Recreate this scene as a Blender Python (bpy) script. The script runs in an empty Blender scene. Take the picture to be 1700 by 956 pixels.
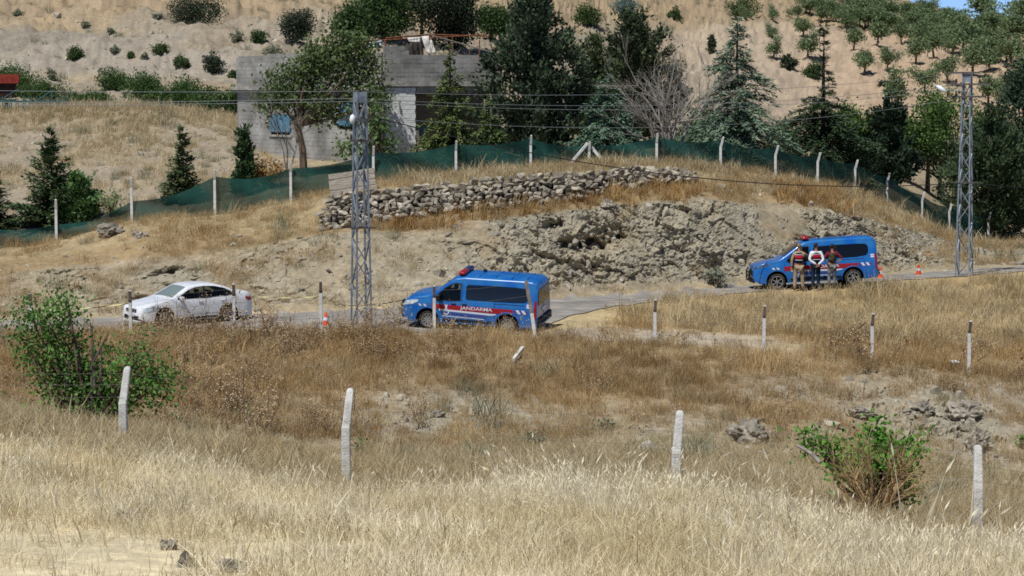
import bpy, bmesh, math, random
import numpy as np
from mathutils import Vector, Matrix, Euler
random.seed(7); rng = np.random.default_rng(11)
scene = bpy.context.scene
COL = scene.collection
PI = math.pi
# ------------------------------------------------------------------ camera, world, sun, exposure
F = 3800.0; CX = 850.0; CY = 478.0; HOR = 130.0            # focal length and horizon in photo pixels (1700 wide)
PIT = math.atan((CY - HOR) / F); cP, sP = math.cos(PIT), math.sin(PIT)
cam_d = bpy.data.cameras.new('camera'); cam = bpy.data.objects.new('camera', cam_d); COL.objects.link(cam)
cam_d.sensor_width = 36.0; cam_d.lens = 36.0 * F / 1700.0
cam_d.clip_start = 0.5; cam_d.clip_end = 9000
cam.location = (0, 0, 0); cam.rotation_euler = (PI / 2 - PIT, 0, 0)
scene.camera = cam
SUN_EL, SUN_AZ = math.radians(60), math.atan2(-0.58, -0.81)   # azimuth from +Y towards +X: behind the camera, to its left
w = bpy.data.worlds.new('World'); scene.world = w; w.use_nodes = True
nt = w.node_tree; bg = nt.nodes['Background']; sky = nt.nodes.new('ShaderNodeTexSky')
sky.sky_type = 'NISHITA'; sky.sun_disc = False; sky.sun_elevation = SUN_EL; sky.sun_rotation = SUN_AZ
sky.altitude = 9000; sky.air_density = 1.0; sky.dust_density = .0; sky.ozone_density = 3.0
nt.links.new(sky.outputs[0], bg.inputs[0]); bg.inputs[1].default_value = 0.10
S = Vector((math.sin(SUN_AZ) * math.cos(SUN_EL), math.cos(SUN_AZ) * math.cos(SUN_EL), math.sin(SUN_EL)))
sl = bpy.data.lights.new('sun', 'SUN'); so = bpy.data.objects.new('sun', sl); COL.objects.link(so)
sl.energy = 3.6; sl.angle = math.radians(0.53); sl.color = (1.0, 0.99, 0.955)
so.rotation_euler = S.to_track_quat('Z', 'Y').to_euler(); so.location = (-60, -40, 80)
scene.view_settings.view_transform = 'Standard'; scene.view_settings.look = 'None'
scene.view_settings.exposure = 0.28; scene.view_settings.gamma = 1.0
scene.cycles.max_bounces = 6; scene.cycles.transparent_max_bounces = 16
scene.cycles.use_denoising = False; scene.cycles.filter_width = 1.7

# ------------------------------------------------------------------ helpers
def lin(c):
    return tuple(((v / 255) / 12.92 if v / 255 <= 0.04045 else ((v / 255 + 0.055) / 1.055) ** 2.4) for v in c)
def wp(px, py, d):
    """the point that lies d metres in front of the camera and shows at photo pixel (px, py)"""
    x = (px - CX) / F * d; yc = (CY - py) / F * d
    return Vector((x, d * cP + yc * sP, -d * sP + yc * cP))
def uof(px, py):
    return ((px - CX) / F) / (cP + (CY - py) / F * sP)
def proj(p):
    d = p[1] * cP - p[2] * sP; yc = p[1] * sP + p[2] * cP
    return CX + F * p[0] / d, CY - F * yc / d, d
def tag(o, label=None, cat=None, group=None, kind=None):
    if label: o['label'] = label
    if cat: o['category'] = cat
    if group: o['group'] = group
    if kind: o['kind'] = kind
    return o
def empty(name, loc=(0, 0, 0), rot=(0, 0, 0), label=None, cat=None, group=None):
    o = bpy.data.objects.new(name, None); COL.objects.link(o); o.location = loc; o.rotation_euler = rot
    o.empty_display_size = 0.2
    return tag(o, label, cat, group)
def mesh_np(name, V, Fc, mats=(), mi=None, smooth=False, col=None):
    """V (n,3); Fc a list of faces or an (m,k) int array; col (m or n,3) optional face/vertex colour"""
    me = bpy.data.meshes.new(name)
    V = np.asarray(V, dtype=np.float32).reshape(-1, 3)
    if isinstance(Fc, np.ndarray):
        m, k = Fc.shape
        me.vertices.add(len(V)); me.vertices.foreach_set('co', V.ravel())
        me.loops.add(m * k); me.loops.foreach_set('vertex_index', Fc.astype(np.int32).ravel())
        me.polygons.add(m); me.polygons.foreach_set('loop_start', np.arange(0, m * k, k, dtype=np.int32))
        try: me.polygons.foreach_set('loop_total', np.full(m, k, dtype=np.int32))
        except Exception: pass
    else:
        me.from_pydata([tuple(map(float, v)) for v in V], [], [tuple(f) for f in Fc])
    for m_ in mats: me.materials.append(m_)
    if mi is not None: me.polygons.foreach_set('material_index', np.asarray(mi, dtype=np.int32))
    me.polygons.foreach_set('use_smooth', np.full(len(me.polygons), bool(smooth)))
    if col is not None:
        col = np.asarray(col, dtype=np.float32)
        dom = 'POINT' if len(col) == len(V) else 'FACE'
        a = me.attributes.new('tint', 'FLOAT_COLOR', dom)
        a.data.foreach_set('color', np.c_[col, np.ones(len(col))].astype(np.float32).ravel())
    me.update(calc_edges=True)
    return me
def link(name, me, parent=None, loc=(0, 0, 0), rot=(0, 0, 0), scale=(1, 1, 1)):
    o = bpy.data.objects.new(name, me); COL.objects.link(o); o.parent = parent
    o.location = loc; o.rotation_euler = rot; o.scale = scale
    return o
class MB:
    """collects shapes for ONE mesh object"""
    def __init__(s): s.v = []; s.f = []; s.m = []
    def add(s, v, f, m=0):
        n = len(s.v); s.v += [tuple(p) for p in v]; s.f += [tuple(i + n for i in q) for q in f]; s.m += [m] * len(f); return s
    def box(s, c, d, R=None, m=0, taper=1.0):
        hx, hy, hz = d[0] / 2, d[1] / 2, d[2] / 2
        P = [Vector((x * hx * (taper if z > 0 else 1), y * hy * (taper if z > 0 else 1), z * hz)) for z in (-1, 1) for y in (-1, 1) for x in (-1, 1)]
        if R is not None: P = [R @ p for p in P]
        c = Vector(c)
        return s.add([p + c for p in P], [(0, 2, 3, 1), (4, 5, 7, 6), (0, 1, 5, 4), (2, 6, 7, 3), (0, 4, 6, 2), (1, 3, 7, 5)], m)
    def bar(s, a, b, w=.05, h=None, m=0):
        a, b = Vector(a), Vector(b); z = (b - a); L = z.length
        if L < 1e-6: return s
        z = z / L; up = Vector((0, 0, 1)) if abs(z.z) < .95 else Vector((0, 1, 0))
        x = z.cross(up).normalized(); y = z.cross(x)
        R = Matrix((x, y, z)).transposed()
        return s.box((a + b) / 2, (w, h or w, L), R, m)
    def tube(s, pts, r, n=6, m=0, cap=True):
        pts = [Vector(p) for p in pts]; k = len(pts)
        rr = list(r) if hasattr(r, '__len__') else [r] * k
        V = []; prev = None
        for i, p in enumerate(pts):
            t = (pts[min(i + 1, k - 1)] - pts[max(i - 1, 0)]).normalized()
            if prev is None:
                up = Vector((0, 0, 1)) if abs(t.z) < .9 else Vector((1, 0, 0)); x = t.cross(up).normalized()
            else:
                x = (prev - t * prev.dot(t)); x = x.normalized() if x.length > 1e-6 else t.orthogonal().normalized()
            prev = x; y = t.cross(x)
            V += [p + (x * math.cos(2 * PI * j / n) + y * math.sin(2 * PI * j / n)) * rr[i] for j in range(n)]
        Fc = [(i * n + j, i * n + (j + 1) % n, (i + 1) * n + (j + 1) % n, (i + 1) * n + j) for i in range(k - 1) for j in range(n)]
        if cap: Fc += [tuple(range(n - 1, -1, -1)), tuple(range((k - 1) * n, k * n))]
        return s.add(V, Fc, m)
    def lathe(s, prof, n=20, axis='z', c=(0, 0, 0), m=0):
        V = []; c = Vector(c)
        for j in range(n):
            a = 2 * PI * j / n
            for r, h in prof:
                p = Vector((r * math.cos(a), r * math.sin(a), h))
                if axis == 'y': p = Vector((p.x, p.z, p.y))
                V.append(p + c)
        k = len(prof)
        return s.add(V, [(j * k + i, ((j + 1) % n) * k + i, ((j + 1) % n) * k + i + 1, j * k + i + 1) for j in range(n) for i in range(k - 1)], m)
    def mesh(s, name, mats, smooth=False):
        if not isinstance(mats, (list, tuple)): mats = [mats]
        me = mesh_np(name, s.v, s.f, mats, s.m, smooth)
        bm = bmesh.new(); bm.from_mesh(me); bmesh.ops.recalc_face_normals(bm, faces=bm.faces); bm.to_mesh(me); bm.free()
        return me
    def obj(s, name, mats, parent=None, loc=(0, 0, 0), rot=(0, 0, 0), smooth=False):
        return link(name, s.mesh(name, mats, smooth), parent, loc, rot)
_mats = {}
def mat(name, col, col2=None, ns=3.0, rough=.8, spec=.25, bump=0., bs=12., metal=0., rnd=0., tint=False, transl=0., stretch=None, space='obj', fac=(.35, .65), detail=5., coat=0., col3=None):
    if name in _mats: return _mats[name]
    m = bpy.data.materials.new(name); _mats[name] = m; m.use_nodes = True
    n, l = m.node_tree.nodes, m.node_tree.links; b = n['Principled BSDF']
    b.inputs['Roughness'].default_value = rough; b.inputs['Specular IOR Level'].default_value = spec; b.inputs['Metallic'].default_value = metal
    b.inputs['Coat Weight'].default_value = coat
    co = n.new('ShaderNodeTexCoord').outputs['Object'] if space == 'obj' else n.new('ShaderNodeNewGeometry').outputs['Position']
    if stretch:
        mp = n.new('ShaderNodeMapping'); mp.inputs['Scale'].default_value = stretch; l.new(co, mp.inputs[0]); co = mp.outputs[0]
    out = None
    if tint:
        a = n.new('ShaderNodeAttribute'); a.attribute_name = 'tint'; out = a.outputs['Color']
    if col2 is not None:
        t = n.new('ShaderNodeTexNoise'); t.inputs['Scale'].default_value = ns; t.inputs['Detail'].default_value = detail; l.new(co, t.inputs['Vector'])
        r = n.new('ShaderNodeValToRGB'); r.color_ramp.elements[0].position = fac[0]; r.color_ramp.elements[1].position = fac[1]
        r.color_ramp.elements[0].color = (*col, 1); r.color_ramp.elements[1].color = (*col2, 1)
        if col3 is not None:
            e = r.color_ramp.elements.new((fac[0] + fac[1]) / 2); e.color = (*col3, 1)
        l.new(t.outputs['Fac'], r.inputs[0])
        if out is None: out = r.outputs[0]
        else:
            x = n.new('ShaderNodeMix'); x.data_type = 'RGBA'; x.blend_type = 'MULTIPLY'; x.inputs[0].default_value = 1
            l.new(out, x.inputs[6]); l.new(r.outputs[0], x.inputs[7]); out = x.outputs[2]
    elif out is None:
        rg = n.new('ShaderNodeRGB'); rg.outputs[0].default_value = (*col, 1); out = rg.outputs[0]
    if rnd:
        oi = n.new('ShaderNodeObjectInfo'); mr = n.new('ShaderNodeMapRange'); mr.inputs[3].default_value = 1 - rnd; mr.inputs[4].default_value = 1 + rnd
        l.new(oi.outputs['Random'], mr.inputs[0]); x = n.new('ShaderNodeVectorMath'); x.operation = 'SCALE'
        l.new(out, x.inputs[0]); l.new(mr.outputs[0], x.inputs['Scale']); out = x.outputs[0]
    l.new(out, b.inputs['Base Color'])
    if bump:
        t = n.new('ShaderNodeTexNoise'); t.inputs['Scale'].default_value = bs; t.inputs['Detail'].default_value = 6; l.new(co, t.inputs['Vector'])
        bp = n.new('ShaderNodeBump'); bp.inputs['Strength'].default_value = bump; bp.inputs['Distance'].default_value = .05
        l.new(t.outputs['Fac'], bp.inputs['Height']); l.new(bp.outputs[0], b.inputs['Normal'])
    if transl:
        tr = n.new('ShaderNodeBsdfTranslucent'); l.new(out, tr.inputs[0]); mx = n.new('ShaderNodeMixShader'); mx.inputs[0].default_value = transl
        l.new(b.outputs[0], mx.inputs[1]); l.new(tr.outputs[0], mx.inputs[2]); l.new(mx.outputs[0], n['Material Output'].inputs[0])
    return m
def glassy(name, col, alpha, rough=.05):
    """a pane that lets ALPHA of what lies behind it through"""
    m = bpy.data.materials.new(name); _mats[name] = m; m.use_nodes = True
    n, l = m.node_tree.nodes, m.node_tree.links; b = n['Principled BSDF']
    b.inputs['Base Color'].default_value = (*col, 1); b.inputs['Roughness'].default_value = rough; b.inputs['Specular IOR Level'].default_value = .5
    t = n.new('ShaderNodeBsdfTransparent'); t.inputs[0].default_value = (.8, .88, .86, 1)
    mx = n.new('ShaderNodeMixShader'); mx.inputs[0].default_value = alpha
    l.new(b.outputs[0], mx.inputs[1]); l.new(t.outputs[0], mx.inputs[2]); l.new(mx.outputs[0], n['Material Output'].inputs[0])
    return m

# ---- noise in numpy
_perm = rng.permutation(4096)
def _h(ix, iy, iz):
    return _perm[(_perm[(_perm[ix & 4095] + iy) & 4095] + iz) & 4095]
def vnoise(p):
    """smooth value noise, p (n,3) -> -1..1"""
    i = np.floor(p).astype(np.int64); f = p - i; f = f * f * f * (f * (f * 6 - 15) + 10)
    r = 0
    for dx in (0, 1):
        for dy in (0, 1):
            for dz in (0, 1):
                wt = (f[:, 0] if dx else 1 - f[:, 0]) * (f[:, 1] if dy else 1 - f[:, 1]) * (f[:, 2] if dz else 1 - f[:, 2])
                r = r + wt * (_h(i[:, 0] + dx, i[:, 1] + dy, i[:, 2] + dz) / 2047.5 - 1)
    return r
def fbm(p, o=4, ridge=False, gain=.5):
    s = 0; a = 1; t = 0
    for k in range(o):
        v = vnoise(p * 2 ** k + 17.3 * k); s = s + a * ((1 - 2 * np.abs(v)) if ridge else v); t += a; a *= gain
    return s / t
def worley(p):
    i = np.floor(p).astype(np.int64); dv = np.zeros_like(p); d1 = np.full(len(p), 9.); d2 = np.full(len(p), 9.); cid = np.zeros(len(p), dtype=np.int64)
    for dx in (-1, 0, 1):
        for dy in (-1, 0, 1):
            for dz in (-1, 0, 1):
                c = i + np.array([dx, dy, dz]); h = _h(c[:, 0], c[:, 1], c[:, 2])
                q = c + np.c_[h / 4096., _perm[(h + 77) & 4095] / 4096., _perm[(h + 1777) & 4095] / 4096.]
                d = np.sqrt(((p - q) ** 2).sum(1)); m = d < d1
                d2 = np.where(m, d1, np.minimum(d2, d)); cid = np.where(m, h, cid); d1 = np.where(m, d, d1); dv = np.where(m[:, None], p - q, dv)
    return d1, d2, cid, dv
def facets(p, tilt=1.):
    """fractured rock: every cell is a plane of its own height and tilt, -.5..~.5"""
    d1, d2, cid, dv = worley(p); g = np.c_[_perm[(cid + 5) & 4095], _perm[(cid + 905) & 4095], _perm[(cid + 2111) & 4095]] / 2047.5 - 1
    return (cid / 4096. - .5) + tilt * (g * dv).sum(1)
def sstep(a, b, x):
    t = np.clip((x - a) / (b - a), 0, 1); return t * t * (3 - 2 * t)
# ------------------------------------------------------------------ the ground: a loft through the lines that the slope is made of
FL = [
 ('near',   6,  [(850, 2100, 7)]),
 ('front', 6,  [(850, 985, 16.5)]),
 ('wheat', 56, [(-400, 775, 24), (0, 780, 24), (300, 800, 24), (600, 835, 24), (900, 822, 24), (1200, 852, 24), (1500, 926, 24), (1700, 940, 24), (2100, 945, 24)]),
 ('nearfence', 20, [(-300, 715, 31), (0, 722, 31), (205, 733, 31), (575, 822, 29), (850, 833, 28), (1122, 838, 27), (1450, 885, 27), (1622, 893, 26.5), (2000, 905, 26.5)]),
 ('ravine', 44, [(-500, 730, 60), (0, 690, 60), (205, 712, 60), (400, 738, 60), (600, 758, 60), (850, 750, 60), (1100, 745, 60), (1300, 760, 60), (1500, 775, 60), (1700, 795, 60), (2200, 830, 60)]),
 ('slope', 46, [(-500, 630, 68), (0, 625, 68), (400, 632, 68), (850, 642, 68), (1268, 652, 68), (1500, 676, 68), (1700, 696, 68), (2200, 740, 68)]),
 ('verge', 40, [(-500, 566, 75), (0, 562, 75), (217, 553, 76), (389, 555, 75), (533, 554, 75), (660, 555, 74.2), (721, 557, 74.0), (890, 564, 73), (1087, 573, 73), (1268, 581, 73), (1447, 601, 73), (1608, 622, 73), (1800, 642, 73), (2200, 675, 73)]),
 ('track', 8,  [(-500, 560, 75.6), (0, 558, 76.2), (217, 551, 76.8), (389, 551, 76.2), (533, 550, 76), (660, 553, 75), (721, 556, 74.6), (900, 557, 74.0), (940, 546, 76), (1087, 559, 75.8), (1268, 571, 75.6), (1447, 592, 75.4), (1608, 613, 75.4), (1800, 632, 75.4), (2200, 660, 75.4)]),
 ('roadnear', 30, [(-500, 575, 76), (0, 556, 77), (217, 552, 77.5), (389, 549, 77.5), (533, 547, 77), (660, 554, 75.6), (721, 558, 75.2), (850, 562, 74.6), (905, 547, 76.6), (935, 530, 79.5), (1010, 512, 83.5), (1087, 503, 85), (1240, 487, 87.5), (1455, 469, 91), (1600, 460, 93.5), (1700, 452, 95), (2200, 425, 103)]),
 ('roadfar', 10, [(-500, 548, 82), (0, 533, 82), (217, 527, 82.5), (420, 522, 82.5), (533, 518, 82.5), (700, 509, 82.8), (912, 497, 84.8), (1000, 492, 86.8), (1087, 486, 88.3), (1240, 475, 91), (1455, 458, 95), (1600, 449, 97.5), (1700, 442, 99), (2200, 418, 106)]),
 ('bank', 66,  [(-500, 480, 88), (0, 472, 88), (217, 450, 88), (400, 424, 88), (540, 396, 88), (620, 392, 88), (700, 392, 88), (850, 364, 88.5), (1000, 350, 91), (1150, 345, 93), (1250, 350, 95), (1350, 357, 97), (1450, 376, 101), (1530, 397, 106), (1600, 413, 109), (1700, 418, 109), (2200, 400, 115)]),
 ('wallfoot', 26, [(-500, 455, 91), (0, 442, 91), (217, 408, 91), (400, 387, 91), (520, 386, 90), (560, 380, 90), (620, 369, 90), (700, 357, 90), (760, 349, 90), (860, 341, 90.5), (960, 331, 92), (1030, 313, 94), (1150, 303, 96), (1250, 316, 98), (1350, 326, 100.5), (1450, 351, 105), (1530, 377, 110), (1600, 402, 114), (1700, 411, 114), (2200, 395, 120)]),
 ('terrace', 16, [(-500, 430, 94), (0, 420, 94), (94, 405, 94.5), (219, 367, 94.5), (357, 359, 94.5), (483, 338, 94.5), (540, 326, 93), (560, 322, 91.0), (620, 317, 91.0), (660, 313, 91.0), (760, 306, 91.0), (860, 295, 91.6), (960, 288, 93.0), (1050, 279, 95), (1150, 284, 97.3), (1196, 281, 98.5), (1287, 292, 101), (1357, 306, 104), (1419, 322, 107.5), (1472, 340, 111), (1530, 372, 114.5), (1575, 396, 118), (1650, 408, 120), (2200, 390, 125)]),
 ('netfence', 12, [(-500, 426, 95.5), (0, 415, 95.5), (94, 403, 96), (219, 365, 96), (357, 357, 96), (483, 336, 96), (620, 300, 97), (757, 291, 97.5), (881, 281, 98), (1000, 271, 98.5), (1100, 268, 98.7), (1196, 276, 99.5), (1287, 289, 102), (1357, 303, 105), (1419, 319, 108.5), (1472, 337, 112), (1530, 369, 115.5), (1575, 393, 119), (1650, 405, 121), (2200, 388, 126)]),
 ('yard', 16, [(-500, 340, 108), (0, 310, 108), (219, 295, 108), (357, 288, 108), (450, 272, 108), (640, 268, 108), (830, 265, 108), (1000, 262, 108), (1200, 262, 110), (1300, 270, 113), (1420, 285, 118), (1530, 330, 124), (1600, 372, 128), (1700, 380, 128), (2200, 365, 135)]),
 ('mound', 40, [(-500, 200, 125), (0, 186, 125), (120, 179, 125), (230, 176, 125), (330, 189, 125), (400, 210, 125), (500, 228, 125), (640, 232, 125), (830, 232, 125), (1000, 236, 125), (1200, 240, 127), (1420, 255, 137), (1530, 290, 147), (1600, 330, 152), (1700, 345, 152), (2200, 330, 157)]),
 ('gully', 8, [(-500, 192, 145), (0, 182, 145), (230, 174, 145), (330, 176, 145), (400, 180, 145), (640, 175, 148), (830, 180, 150), (1000, 192, 155), (1200, 208, 165), (1420, 228, 180), (1530, 255, 190), (1700, 290, 200), (2200, 280, 210)]),
 ('hillfoot', 26, [(-500, 110, 175), (0, 105, 175), (400, 100, 175), (640, 100, 182), (830, 108, 195), (1000, 122, 225), (1130, 155, 255), (1300, 172, 265), (1500, 190, 268), (1700, 200, 270), (2200, 210, 285)]),
 ('orchardtop', 36, [(-500, 40, 205), (0, 30, 205), (400, 30, 208), (640, 40, 217), (830, 40, 235), (1000, 45, 290), (1130, 52, 335), (1250, 40, 362), (1360, 38, 372), (1480, 55, 370), (1600, 80, 362), (1700, 100, 352), (2200, 130, 350)]),
 ('crest', 26, [(-500, -60, 260), (0, -60, 260), (400, -60, 265), (640, -60, 275), (830, -50, 300), (1000, -34, 360), (1130, -26, 410), (1250, -26, 430), (1360, -20, 440), (1480, -8, 445), (1560, 16, 445), (1600, 38, 442), (1640, 43, 440), (1700, 47, 432), (2200, 50, 420)]),
 ('beyond', 6, [(850, 105, 900)]),
 ('horizon', 4, [(850, 122, 6000)]),
]
FI = {n: k for k, (n, _, _) in enumerate(FL)}
ucol = np.r_[np.linspace(-1.1, -.47, 5)[:-1], np.linspace(-.47, -.232, 22)[:-1], np.linspace(-.232, .232, 620), np.linspace(.232, .47, 22)[1:], np.linspace(.47, 1.1, 5)[1:]]
NU = len(ucol)
FY = np.zeros((len(FL), NU)); FZ = np.zeros((len(FL), NU))
ker = np.exp(-.5 * (np.arange(-16, 17) / 6.) ** 2); ker /= ker.sum()
for k, (nm, _, pts) in enumerate(FL):
    P = [wp(*p) for p in pts]; uu = [p.x / p.y for p in P]
    y = np.interp(ucol, uu, [p.y for p in P]); z = np.interp(ucol, uu, [p.z for p in P])
    if len(pts) > 1:
        y = np.convolve(np.pad(y, 16, 'edge'), ker, 'valid'); z = np.convolve(np.pad(z, 16, 'edge'), ker, 'valid')
    FY[k], FZ[k] = y, z
for k in range(1, len(FL)): FY[k] = np.maximum(FY[k], FY[k - 1] + .12)
T = [0.]; 
for k in range(1, len(FL)): T += [k - 1 + (i + 1) / FL[k][1] for i in range(FL[k][1])]
T = np.array(T); NR = len(T)
k0 = np.clip(np.floor(T - 1e-9).astype(int), 0, len(FL) - 2); fr = (T - k0)[:, None]
GY = FY[k0] * (1 - fr) + FY[k0 + 1] * fr
GZ = FZ[k0] * (1 - fr) + FZ[k0 + 1] * fr
def Tband(a, b, e=.12):                      # 1 between lines a and b (line numbers, fractions allowed)
    return (sstep(a - e, a + e, T) * (1 - sstep(b - e, b + e, T)))[:, None] * np.ones((1, NU))
TT = T[:, None] * np.ones((1, NU))
PXG = CX + F * ucol[None, :] * (GY / (GY * cP - GZ * sP))      # photo column of every grid point
# soften the creases between the lines, but keep road and wall lines crisp
soft = 1 - np.clip(Tband(FI['track'] - .3, FI['roadfar'] + .25) + Tband(FI['wallfoot'] - .1, FI['netfence'] + .1), 0, 1)
for it in range(10):
    s_ = GZ.copy(); d1 = (GY[1:-1] - GY[:-2]); d2 = (GY[2:] - GY[1:-1])
    s_[1:-1] = (GZ[:-2] * d2 + GZ[2:] * d1) / (d1 + d2); GZ = GZ + .6 * soft * (s_ - GZ)
GX = ucol[None, :] * GY
P3 = np.c_[GX.ravel(), GY.ravel(), GZ.ravel() * 0]
def grid_noise(scale, o=3, ridge=False, z=0.): return fbm(P3 * scale + np.array([3.1, 8.7, z]), o, ridge).reshape(NR, NU)
calm = 1 - np.clip(Tband(FI['track'] - .1, FI['roadfar'] + .12, .08), 0, 1) * .97
mound_r = (sstep(950, 1080, PXG) * Tband(FI['track'] + .1, FI['roadnear'] - .05, .06))
calm = np.maximum(calm, mound_r)
amp = np.interp(TT, [0, 2, 3, 4, 6, 7, 10, 11, 13, 14, 15, 16, 17, 18, 19, 20], [.05, .06, .08, .22, .14, .10, .18, .14, .06, .08, .3, .2, 1.0, 1.6, 2.2, 2.])
GZ = GZ + calm * amp * (grid_noise(.16, 3) + .55 * grid_noise(.7, 3, z=5.))
GZ = GZ + mound_r * .16 * np.abs(grid_noise(.3, 3, z=9.))
# grassy clods / small relief
GZ = GZ + calm * np.interp(TT, [0, 3, 12, 14, 17, 19], [.02, .04, .05, .06, .22, .3]) * grid_noise(2.3, 3, z=2.)
BY, BZ = GY.copy(), GZ.copy()                # what the plants and things stand on (before the rock is broken up)
# broken rock: the cut bank over the road, the ledge behind the car, the outcrops of the near slope
def blob(px, py, rx, ry, PYG):
    return np.exp(-(((PXG - px) / rx) ** 2 + ((PYG - py) / ry) ** 2) ** 1.5)
PYG = CY - F * ((GY * sP + GZ * cP) / (GY * cP - GZ * sP))
nz = grid_noise(.35, 3, z=21.)
rock = Tband(FI['roadfar'] + .16, FI['bank'] + .3, .1) * (.5 + .5 * sstep(640, 860, PXG)) * sstep(-250, 0, PXG) * (1 - sstep(1510, 1600, PXG)) * sstep(-.3, .3, nz + (.2 + .42 * Tband(FI['roadfar'] + .1, FI['roadfar'] + .62)) * sstep(560, 640, PXG) + .42 * sstep(790, 880, PXG) * (1 - sstep(1250, 1300, PXG)) + .4 * sstep(1340, 1400, PXG) - .06)
rock = np.maximum(rock, blob(285, 462, 75, 26, PYG)); rock = np.maximum(rock, .8 * blob(215, 485, 45, 16, PYG))
rock = np.maximum(rock, .5 * Tband(FI['roadfar'] + .2, FI['bank'] + .1, .1) * sstep(.0, .5, nz))
ledge = np.maximum.reduce([blob(1560, 700, 85, 40, PYG), .9 * blob(1620, 720, 50, 42, PYG), .6 * blob(1490, 725, 50, 30, PYG), .9 * blob(1240, 715, 34, 18, PYG), .45 * blob(1450, 655, 90, 30, PYG), .35 * blob(720, 690, 90, 26, PYG)]) * (TT > 3.2)
bare = np.clip(np.maximum.reduce([blob(1560, 705, 260, 110, PYG), blob(1640, 820, 190, 110, PYG), .95 * blob(1110, 745, 240, 56, PYG), .95 * blob(720, 695, 200, 50, PYG), .9 * blob(480, 765, 160, 52, PYG), .8 * blob(850, 775, 300, 36, PYG), .8 * blob(1320, 650, 150, 28, PYG), .6 * blob(1000, 690, 200, 26, PYG)]) * (TT > 3.05) * (TT < FI['verge'] - .05) * (.75 + .6 * grid_noise(.6, 3, z=71.)), 0, 1)
rock = np.clip(np.maximum(rock, ledge), 0, 1)
idx = np.flatnonzero(rock.ravel() > .02)
Pr = np.c_[GX.ravel()[idx], GY.ravel()[idx], GZ.ravel()[idx]]
warp = np.c_[vnoise(Pr * .9), vnoise(Pr * .9 + 40), vnoise(Pr * .9 + 80)] * .45
q = (Pr + warp) * np.array([.85, .85, 1.5]) + np.array([0, 0, .35])[None] * Pr[:, :1] * .3
amp_r = .52 + .42 * vnoise(Pr * .3 + 5)
disp = amp_r * (.75 * facets(q, .9) + .46 * facets(q * 2.3 + 9., 1.) + .22 * facets(q * 5.5 + 3., .9) + .22 * fbm(Pr * .9, 2))
RD = np.zeros(NR * NU); RD[idx] = disp; RD = RD.reshape(NR, NU) * rock
GYr = GY - RD * .62; GZr = GZ + RD * .26 * np.where(TT < 6, 1.5, 1)
GXr = GX
# deep hollows under the ledges of the bank and behind the car
wx_, wy_ = 14 * grid_noise(.9, 3, z=61.) + 7 * grid_noise(2.5, 3, z=63.), 9 * grid_noise(.9, 3, z=65.) + 5 * grid_noise(2.5, 3, z=67.)
hblob = lambda px, py, rx, ry: np.exp(-(((PXG + wx_ - px) / rx) ** 2 + ((PYG + wy_ - py) / ry) ** 2) ** 1.2)
for (hx, hy, rx, ry, dep) in [(975, 403, 34, 13, 2.0), (1022, 396, 18, 20, 1.9), (915, 372, 18, 8, 1.5), (885, 430, 26, 9, .7), (1105, 400, 12, 10, .5), (1190, 436, 14, 8, .6), (1135, 412, 12, 7, .5), (1240, 430, 10, 8, .5), (290, 455, 24, 11, .9), (262, 462, 10, 8, .6), (225, 492, 18, 6, .6), (420, 478, 14, 5, .5), (1025, 348, 10, 6, .5), (1600, 705, 14, 14, .5), (1530, 690, 12, 8, .4), (960, 445, 18, 6, .5), (1050, 425, 14, 7, .5), (1165, 365, 9, 6, .4), (1350, 425, 14, 6, .35), (840, 412, 14, 6, .4)]:
    b_ = hblob(hx, hy, rx * 1.15, ry * 1.0) * (TT > 3.2) * (.35 + .8 * np.clip(grid_noise(1.6, 3, z=69.) + .4, 0, 1)); GYr = GYr + b_ * dep; GZr = GZr - b_ * .10
# ---- colours of the ground (what the soil and dry cover are; shade is painted in only behind the stone wall)
C = lambda *c: np.array(lin(c))
straw, brown, marl, hill, orch, soil, pathc, pale, brush = C(178, 160, 124), C(150, 127, 94), C(154, 147, 129), C(146, 134, 115), C(178, 156, 130), C(150, 130, 106), C(170, 159, 142), C(190, 172, 138), C(146, 124, 94)
base = np.zeros((NR, NU, 3)); base[:] = straw
def paint(mask, c):
    global base
    base = base * (1 - mask[..., None]) + mask[..., None] * np.asarray(c)
n1 = grid_noise(.25, 4, z=31.); n2 = grid_noise(.8, 4, z=33.); n3 = grid_noise(.05, 3, z=35.)
paint((TT < FI['nearfence'] - .3).astype(float), C(204, 190, 158))
paint(Tband(FI['nearfence'] - .3, FI['verge'] + .1), C(156, 138, 108))
paint(Tband(FI['slope'] - .5, FI['verge'] + .4) * sstep(-.3, .3, n1), C(142, 122, 94))
paint(Tband(FI['ravine'] - .6, FI['slope'] - .2) * sstep(-.1, .4, n1) * .8, C(150, 142, 124))
paint(Tband(FI['track'] + .05, FI['roadnear'] + .1, .06) * sstep(960, 1100, PXG), C(174, 152, 112))
paint(Tband(FI['track'] + .05, FI['roadnear'] + .1, .06) * sstep(960, 1100, PXG) * sstep(-.2, .4, n2) * .7, C(150, 126, 88))
paint(Tband(FI['roadfar'] + .02, FI['wallfoot'], .08), C(154, 141, 118))
paint(Tband(FI['roadfar'] + .3, FI['wallfoot']) * sstep(-.2, .35, n1) * .7, C(138, 120, 94))
paint(Tband(FI['bank'] + .4, FI['wallfoot'] + .4) * .8, C(146, 124, 90))
paint(Tband(FI['wallfoot'] + .1, FI['yard'] - .4), C(154, 137, 106))
paint(Tband(FI['yard'] - .5, FI['gully'] - .6), C(156, 142, 116))
paint(Tband(FI['netfence'] + .2, FI['mound'] - .15) * sstep(560, 400, PXG) * sstep(-.25, .25, -n1 + .1), C(148, 136, 118))
paint(Tband(FI['yard'] - .4, FI['gully'] - .8) * sstep(0, .4, n1) * .7, C(146, 130, 108))
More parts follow.
